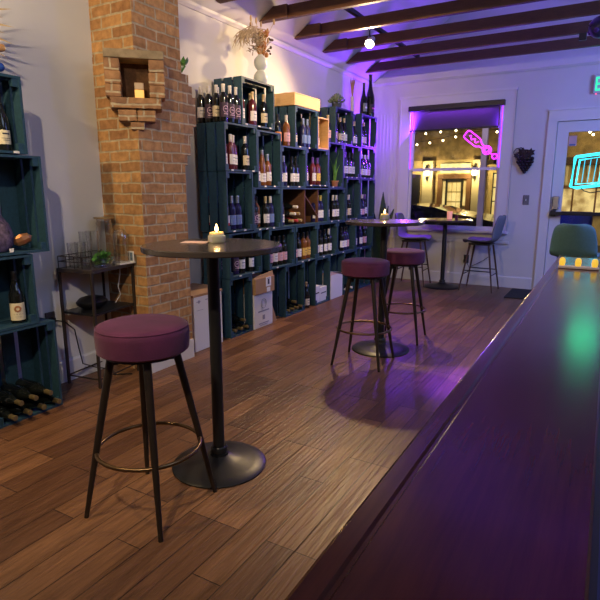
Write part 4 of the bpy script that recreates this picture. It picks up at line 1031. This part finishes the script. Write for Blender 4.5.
# neon bottle sign
MAG = mat('magenta neon', (1,.1,.9), .5, emit=(.72,.02,1.0), estr=3)
t = thing('neon_sign', 'magenta neon wine bottle sign tilted in the upper window', 'neon sign', (-1.805, YB-.012, 2.075), 0)
t.scale = (.94,.94,.94)
ang = math.atan2(-.36,.45); rm = Matrix.Rotation(-ang,4,'Y')
def neon(pts, r=.008, name='bottle_tube'):
    g = G(); g.M = rm; g.tube([(x,0,z) for x,z in pts], r, 8, closed=False); return g.build(name, MAG, t, True)
neon([(.33,.02),(.27,.024),(.235,.055),(.20,.062),(.03,.062),(.0,.05),(-.005,0),(.0,-.05),(.03,-.062),(.20,-.062),(.235,-.055),(.27,-.024),(.33,-.02)])
neon([(.06+.02*i, .028*math.sin(i*1.7)) for i in range(9)], .006, 'script_tube')
def ringp(cx,cz,r,n=18): return [(cx+r*math.cos(2*PI*i/n), cz+r*math.sin(2*PI*i/n)) for i in range(n+1)]
neon(ringp(.39,.0,.058), .008, 'ring_tube'); neon(ringp(.385,.0,.03), .006, 'ring_tube'); neon([(.445,0),(.50,.0)],.008,'link_tube'); neon(ringp(.535,.0,.034), .009, 'ring_tube')
# cyan neon sign on the door
CY = mat('cyan neon', (.1,.9,1), .5, emit=(.03,.75,.9), estr=2.2)
t = thing('neon_sign', 'cyan neon frame sign hanging on the door glass', 'neon sign', (-.45, YB-.03, 1.36))
def cyn(pts, r, name): G().tube([(x,0,z) for x,z in pts], r, 8, closed=True).build(name, CY, t, True)
cyn([(-.01,.0),(.06,-.015),(.33,.02),(.345,.03),(.365,.39),(.355,.405),(.02,.365),(.012,.355)], .018, 'outer_tube')
cyn([(.045,.03),(.30,.05),(.318,.36),(.065,.325)], .012, 'inner_tube')
for i in range(3): G().tube([(.11+i*.062,.0,.05+i*.004),(.122+i*.066,.0,.325+i*.008)], .0045, 6).build('letter_tube', mat('dim cyan tube',(.1,.4,.5),.4,emit=(.03,.55,.7),estr=1.4), t)
G().tube([(.10,-.01,.0),(.14,-.01,-.05),(.22,-.012,-.075),(.30,-.012,-.06),(.36,-.012,-.05)], .006, 6).build('cord', BLACK, t)

# ------------------------------------------------------------------ outside, across the street
ASPH = mat('night asphalt', (.03,.03,.032), .7)
o = struct('street_ground', G().box(-14,10,YB+.12,20,-.1,-.02), ASPH)
FY = 15.0
STONE = mat('ochre stucco', (.50,.40,.20), .9, var=.25, vscale=3, bump=.3, bscale=14)
CREAM = mat('cream plaster', (.62,.55,.36), .8)
WOODF = wood_mat('brown door frame', (.14,.07,.03),(.22,.11,.05),(1,1,10),.6)
def lit_mat(name, c1, c2, strength, scale):
    m = mat(name, (.3,.25,.15), .5, emit=c1, estr=strength); nt = m.node_tree; L = nt.links.new
    tc = nt.nodes.new('ShaderNodeTexCoord'); n = nt.nodes.new('ShaderNodeTexNoise'); n.inputs['Scale'].default_value = scale; n.inputs['Detail'].default_value = 3
    rp = nt.nodes.new('ShaderNodeValToRGB'); rp.color_ramp.elements[0].position = .38; rp.color_ramp.elements[1].position = .6
    rp.color_ramp.elements[0].color = (*c2,1); rp.color_ramp.elements[1].color = (*c1,1)
    L(tc.outputs['Object'], n.inputs['Vector']); L(n.outputs['Fac'], rp.inputs['Fac']); L(rp.outputs['Color'], nt.nodes['Principled BSDF'].inputs['Emission Color'])
    return m
LITW = lit_mat('lit warm window', (1,.76,.26), (.75,.48,.12), .95, 3)
LITY = lit_mat('lit shop interior', (1,.74,.27), (.34,.20,.06), .8, 4)
DARKM = mat('dark painted metal', (.02,.02,.022), .5)
b = thing('street_building', 'stucco building with lit french door across the street', 'building', (0,FY,0))
G().box(-9,6,0,.3,-.02,2.12).build('facade_wall', STONE, b)
G().box(-9,6,-.02,.3,2.12,6.5).build('upper_wall', mat('dimmed brown stone', (.25,.18,.085), .9, var=.45, vscale=5, bump=.4, bscale=12), b)  # upper wall colour darkened to look dimly lit above the lanterns
f = G().box(-4.20,-4.08,-.10,0,-.02,1.72).box(-3.42,-3.30,-.10,0,-.02,1.72).box(-4.20,-3.30,-.12,0,1.62,1.74).build('door_frame', WOODF, b)
d = G().box(-3.98,-3.94,-.08,0,-.02,1.60).box(-3.56,-3.52,-.08,0,-.02,1.60).box(-3.98,-3.52,-.08,0,1.54,1.60).build('french_door', DARKM, b)
for i in range(5):
    for j in range(3): G().box(-3.93+j*.125,-3.825+j*.125,-.04,-.01,.22+i*.265,.455+i*.265).build('door_light', LITW, d)
G().box(-4.06,-4.0,-.05,0,.2,1.55).build('side_light', LITW, f); G().box(-3.5,-3.44,-.05,0,.9,1.55).build('side_light', LITW, f)
G().box(-4.15,-3.35,-.06,0,1.77,2.02).build('transom_window', mat('lit leaded transom',(.5,.5,.3),.5,emit=(.85,.74,.3),estr=.95,var=.6,vscale=9), b)
for x in (-4.48,-3.12): G().box(x-.14,x+.14,-.14,0,-.02,2.1).build('pilaster', CREAM, b)
G().box(-5.4,-4.72,-.06,0,-.02,1.75).build('dark_door', DARKM, b)
G().box(-5.12,-4.96,-.07,-.06,1.12,1.18).build('door_plate', mat('dull brass plate',(.35,.28,.12),.4,metal=.5), b)
s_ = G().box(-2.75,-2.1,-.08,0,.65,1.75).build('shop_window', LITW, b)
g = G()
for i in range(4): g.box(-2.75+.2*i,-2.72+.2*i,-.10,-.08,.65,1.75)
for i in range(4): g.box(-2.75,-2.1,-.10,-.08,.65+.36*i,.68+.36*i)
g.build('mullions', DARKM, s_)
# storefront seen through the door glass
s2 = G().box(-1.35,2.4,-.06,0,.74,1.35).build('storefront_window', LITY, b)
g = G()
for i in range(8): g.box(-1.35+.5*i,-1.31+.5*i,-.09,-.06,.74,1.95)
g.box(-1.35,2.4,-.09,-.06,1.35,1.42).box(-1.35,2.4,-.12,-.06,.72,.76); g.build('storefront_mullions', WOODF, s2)
for i in range(12): G().lathe([(.04,0),(.05,.08),(.03,.2),(.045,.4),(.04,.46)],10,(-1.25+i*.24,-.10,1.44)).build('baluster', CREAM, b)
G().box(-1.35,2.4,-.2,0,1.92,2.1).build('dark_fascia', mat('dark brown fascia',(.05,.03,.02),.7), b)
# awning
aw = thing('striped_awning', 'striped awning over the shop window across the street', 'awning', (-2.42,FY-.11,1.95))
for i in range(6): G().prism([(0,.35),(0,.36),(-.6,.01),(-.6,-.0)],'x',-.36+i*.12,-.24+i*.12).build('stripe', mat('awning cream',(.55,.42,.2),.8) if i%2==0 else mat('awning black',(.02,.02,.02),.8), aw)
# lanterns
for x,w_ in ((-4.48,'left'),(-3.20,'right')):
    t = thing('wall_lantern', f'lit wall lantern {w_} of the french door across the street', 'lantern', (x,FY-.15,1.70), 0, 'wall lanterns across the street')
    G().lathe([(.05,0),(.065,.02),(.07,.16),(.05,.2)],12,(0,-.06,0)).build('lantern_glass', mat('lit lantern glass',(1,.9,.7),.5,emit=(1,.82,.45),estr=9), t, True)
    g = G(); g.lathe([(.06,.2),(.02,.26),(0,.27)],12,(0,-.06,0)); g.lathe([(.02,-.1),(.05,0)],12,(0,-.06,0)); g.box(-.015,.015,-.06,.0,-.05,-.02); g.build('lantern_cap', DARKM, t)
    point((x,FY-.45,1.78), 34, (1,.74,.30), .06)
L = bpy.data.lights.new('facade fill','AREA'); L.energy = 60; L.size = 2.5; L.color = (1,.75,.32); lo = bpy.data.objects.new('facade_fill', L); COL.objects.link(lo); lo.location = (.3,FY-1.6,2.6); lo.rotation_euler = (math.radians(50),0,0)  # unseen area light added in front to brighten the facade
# porch post
o = G().box(-.045,.045,-.045,.045,-.02,2.9).build('porch_post', mat('pale mauve post paint',(.66,.58,.60),.6), None, False, False, (-1.915,9.5,0)); point((-1.75,9.0,2.3), 5, (.85,.7,1.0), .05); tag(o,'pale porch post outside the right side of the window','post')  # unseen point light added to brighten the post and car
# parked car silhouette
t = thing('parked_car', 'dark car parked outside the window', 'car', (-2.95,10.6,0))
CARP = mat('black car paint',(.012,.012,.014),.2,coat=.6)
body = [(-1.9,.28),(-1.9,.62),(-1.75,.80),(-1.1,.90),(.2,.93),(.75,.86),(1.35,.74),(1.55,.55),(1.55,.28)]
G().prism(body,'y',-.75,.75).build('car_body', CARP, t)
G().prism([(-1.5,.88),(-1.0,1.02),(-.4,1.05),(.1,1.0),(.45,.90)],'y',-.62,.62).build('cabin', mat('dark car glass',(.01,.01,.012),.05), t)
for x in (-1.2,.95):
    for y in (-.76,.6):
        g = G(); g.M = Matrix.Translation((x,y,.29)) @ Matrix.Rotation(-PI/2,4,'X'); g.lathe([(0,0),(.3,0),(.31,.03),(.31,.13),(.3,.16),(0,.16)],24); g.build('wheel', mat('tyre rubber',(.015,.015,.015),.8), t, True)
# blue bin outside door
o = G().rbox(-.22,.22,-.2,.2,0,1.03,.03).build('street_bin', mat('blue plastic',(.03,.04,.3),.4), None, False, False, (-.42,8.7,-.02)); tag(o,'blue bin standing outside the door glass','bin')
# string light bulbs
BULB = mat('warm string bulb',(1,.85,.5),.5,emit=(1,.75,.38),estr=16)
bulbs = [(-3.89,2.31),(-3.70,2.54),(-3.60,2.34),(-3.37,2.56),(-3.31,2.38),(-3.04,2.57),(-3.04,2.44),(-2.45,2.49),(-2.19,2.50),(-.99,2.45),(-.48,2.41),(-.42,2.36)]
for i,(x,z) in enumerate(bulbs):
    side = 'through the window' if x < -1.5 else 'through the door glass'
    k_ = i if x < -1.5 else i-9
    t = thing('string_bulb', f'warm string light bulb seen {side}, {ORD[k_]} from left', 'bulb', (x,12.0,z), 0, 'string lights outside')
    g = G(); g.ball((0,0,0),.022,8,6); g.build('bulb_glass', BULB, t, True)
    G().lathe([(.012,.016),(.012,.05),(0,.05)],8).build('socket', BLACK, t)
def wire(pts, label): tag(G().tube(pts,.006,5).build('string_cable', BLACK), label, 'cable', 'string light cables')
wire([(-4.8,14.97,3.0),(-4.6,12,2.2)]+[(x,12,z+.055) for x,z in bulbs[0:9:2]]+[(-1.9,12,2.6),(-1.8,14.97,3.1)], 'thin black string light cable outside the window')
wire([(-4.9,14.97,3.2),(-4.6,12,2.45)]+[(x,12,z+.055) for x,z in bulbs[1:8:2]]+[(-1.8,12,2.75),(-1.6,14.97,3.3)], 'upper thin black string light cable outside the window')
wire([(-1.4,14.97,3.1),(-1.2,12,2.55)]+[(x,12,z+.055) for x,z in bulbs[9:]]+[(.6,12,2.5),(.8,14.97,3.1)], 'thin black string light cable outside the door')

# ------------------------------------------------------------------ lights, world, camera
def area(loc, aim, power, size, color, name='area_light'):
    L = bpy.data.lights.new(name,'AREA'); L.energy = power; L.size = size; L.color = color
    o = bpy.data.objects.new(name, L); COL.objects.link(o); o.location = loc
    o.rotation_euler = (Vector(aim)-Vector(loc)).to_track_quat('-Z','Y').to_euler(); return o
area((1.3,2.2,3.6), (-1.6,3.6,.6), 52, 2.2, (.52,.68,1.0), 'room_fill_light')  # unseen bluish fill added for the room's ambient light
area((1.6,5.6,2.4), (-.9,7.6,1.5), 78, 1.2, (.20,.31,1.0), 'room_fill_light')  # unseen blue fill added to tint the back wall
# violet from the window strips, the party light and added spots
for x,p in ((WX0+.03,34),(WX1-.03,9)):
    L = bpy.data.lights.new('violet strip','AREA'); L.shape = 'RECTANGLE'; L.size = .03; L.size_y = .8; L.energy = p; L.color = (.21,.03,1.0)
    o = bpy.data.objects.new('violet_strip_light', L); COL.objects.link(o); o.location = (x, YB-.06, 2.0); o.rotation_euler = Vector((-.30 if x < -2 else -.2,-.8,.25)).to_track_quat('-Z','Y').to_euler()
def point2(loc, power, color, rad=.05):
    o = point(loc, power, color, rad); o.name = 'party_lamp'; return o
def pspot(loc, aim, power, cone, color=(.21,.03,1.0), blend=.6, rad=.03):
    L = bpy.data.lights.new('violet spot','SPOT'); L.energy = power; L.color = color; L.spot_size = math.radians(cone); L.spot_blend = blend; L.shadow_soft_size = rad
    o = bpy.data.objects.new('violet_spot', L); COL.objects.link(o); o.location = loc; o.rotation_euler = (Vector(aim)-Vector(loc)).to_track_quat('-Z','Y').to_euler()
pspot((-.45,6.27,2.96), (-.95,6.1,4.2), 150, 128, blend=.5)
pspot((-.30,6.12,2.80), (-.80,3.62,0), 2000, 10, blend=.9)
pspot((WX0+.05,YB-.09,1.9), (-3.2,6.95,2.25), 95, 115, blend=.5)  # added spot, turns the back corner wall violet
pspot((WX0+.05,YB-.06,1.62), (-2.42,7.30,.75), 90, 45, blend=.6)  # added spot, brightens the left window chair in violet
pspot((WX1-.05,YB-.06,1.62), (-1.50,7.28,.65), 32, 40, blend=.6)  # added spot, brightens the right window chair in violet
area(((WX0+WX1)/2, YB+.012, 2.425), ((WX0+WX1)/2, YB-.04, 2.2), 6, 1.0, (.32,.06,1.0), 'shade_strip_light').data.shape = 'RECTANGLE'
bpy.data.objects['shade_strip_light'].data.size_y = .02
L = bpy.data.lights.new('exit glow','AREA'); L.shape = 'RECTANGLE'; L.size = .32; L.size_y = .16; L.energy = 2.0; L.color = (.02,1,.35)
o = bpy.data.objects.new('exit_glow', L); COL.objects.link(o); o.location = (-.135,YB-.06,2.57); o.rotation_euler = Vector((0,-1,-.25)).to_track_quat('-Z','Y').to_euler()

w = bpy.data.worlds.new('night'); sc.world = w; w.use_nodes = True
w.node_tree.nodes['Background'].inputs[0].default_value = (.010,.013,.030,1); w.node_tree.nodes['Background'].inputs[1].default_value = 1.0

cam = bpy.data.cameras.new('camera'); co = bpy.data.objects.new('camera', cam); COL.objects.link(co); sc.camera = co
cam.sensor_fit = 'HORIZONTAL'; cam.sensor_width = 36; cam.lens = 36*530.15/600; cam.clip_start = .02; cam.clip_end = 100
y_, p_ = .52281, .20475
fw = Vector((-math.sin(y_)*math.cos(p_), math.cos(y_)*math.cos(p_), -math.sin(p_))); rt = Vector((math.cos(y_), math.sin(y_), 0)); up = rt.cross(fw)
Rm = Matrix((rt, up, -fw)).transposed()
co.matrix_world = Matrix.Translation((0,0,1.32)) @ Rm.to_4x4()

vs = sc.view_settings; sc.display_settings.display_device = 'sRGB'; vs.view_transform = 'Standard'; vs.look = 'None'; vs.exposure = 0.0; vs.gamma = 1.0; vs.use_curve_mapping = False
sc.cycles.use_denoising = True; sc.cycles.max_bounces = 8; sc.cycles.diffuse_bounces = 4; sc.cycles.glossy_bounces = 4; sc.cycles.transmission_bounces = 8; sc.cycles.transparent_max_bounces = 16
sc.cycles.sample_clamp_indirect = 4.0; sc.cycles.caustics_reflective = False; sc.cycles.caustics_refractive = False
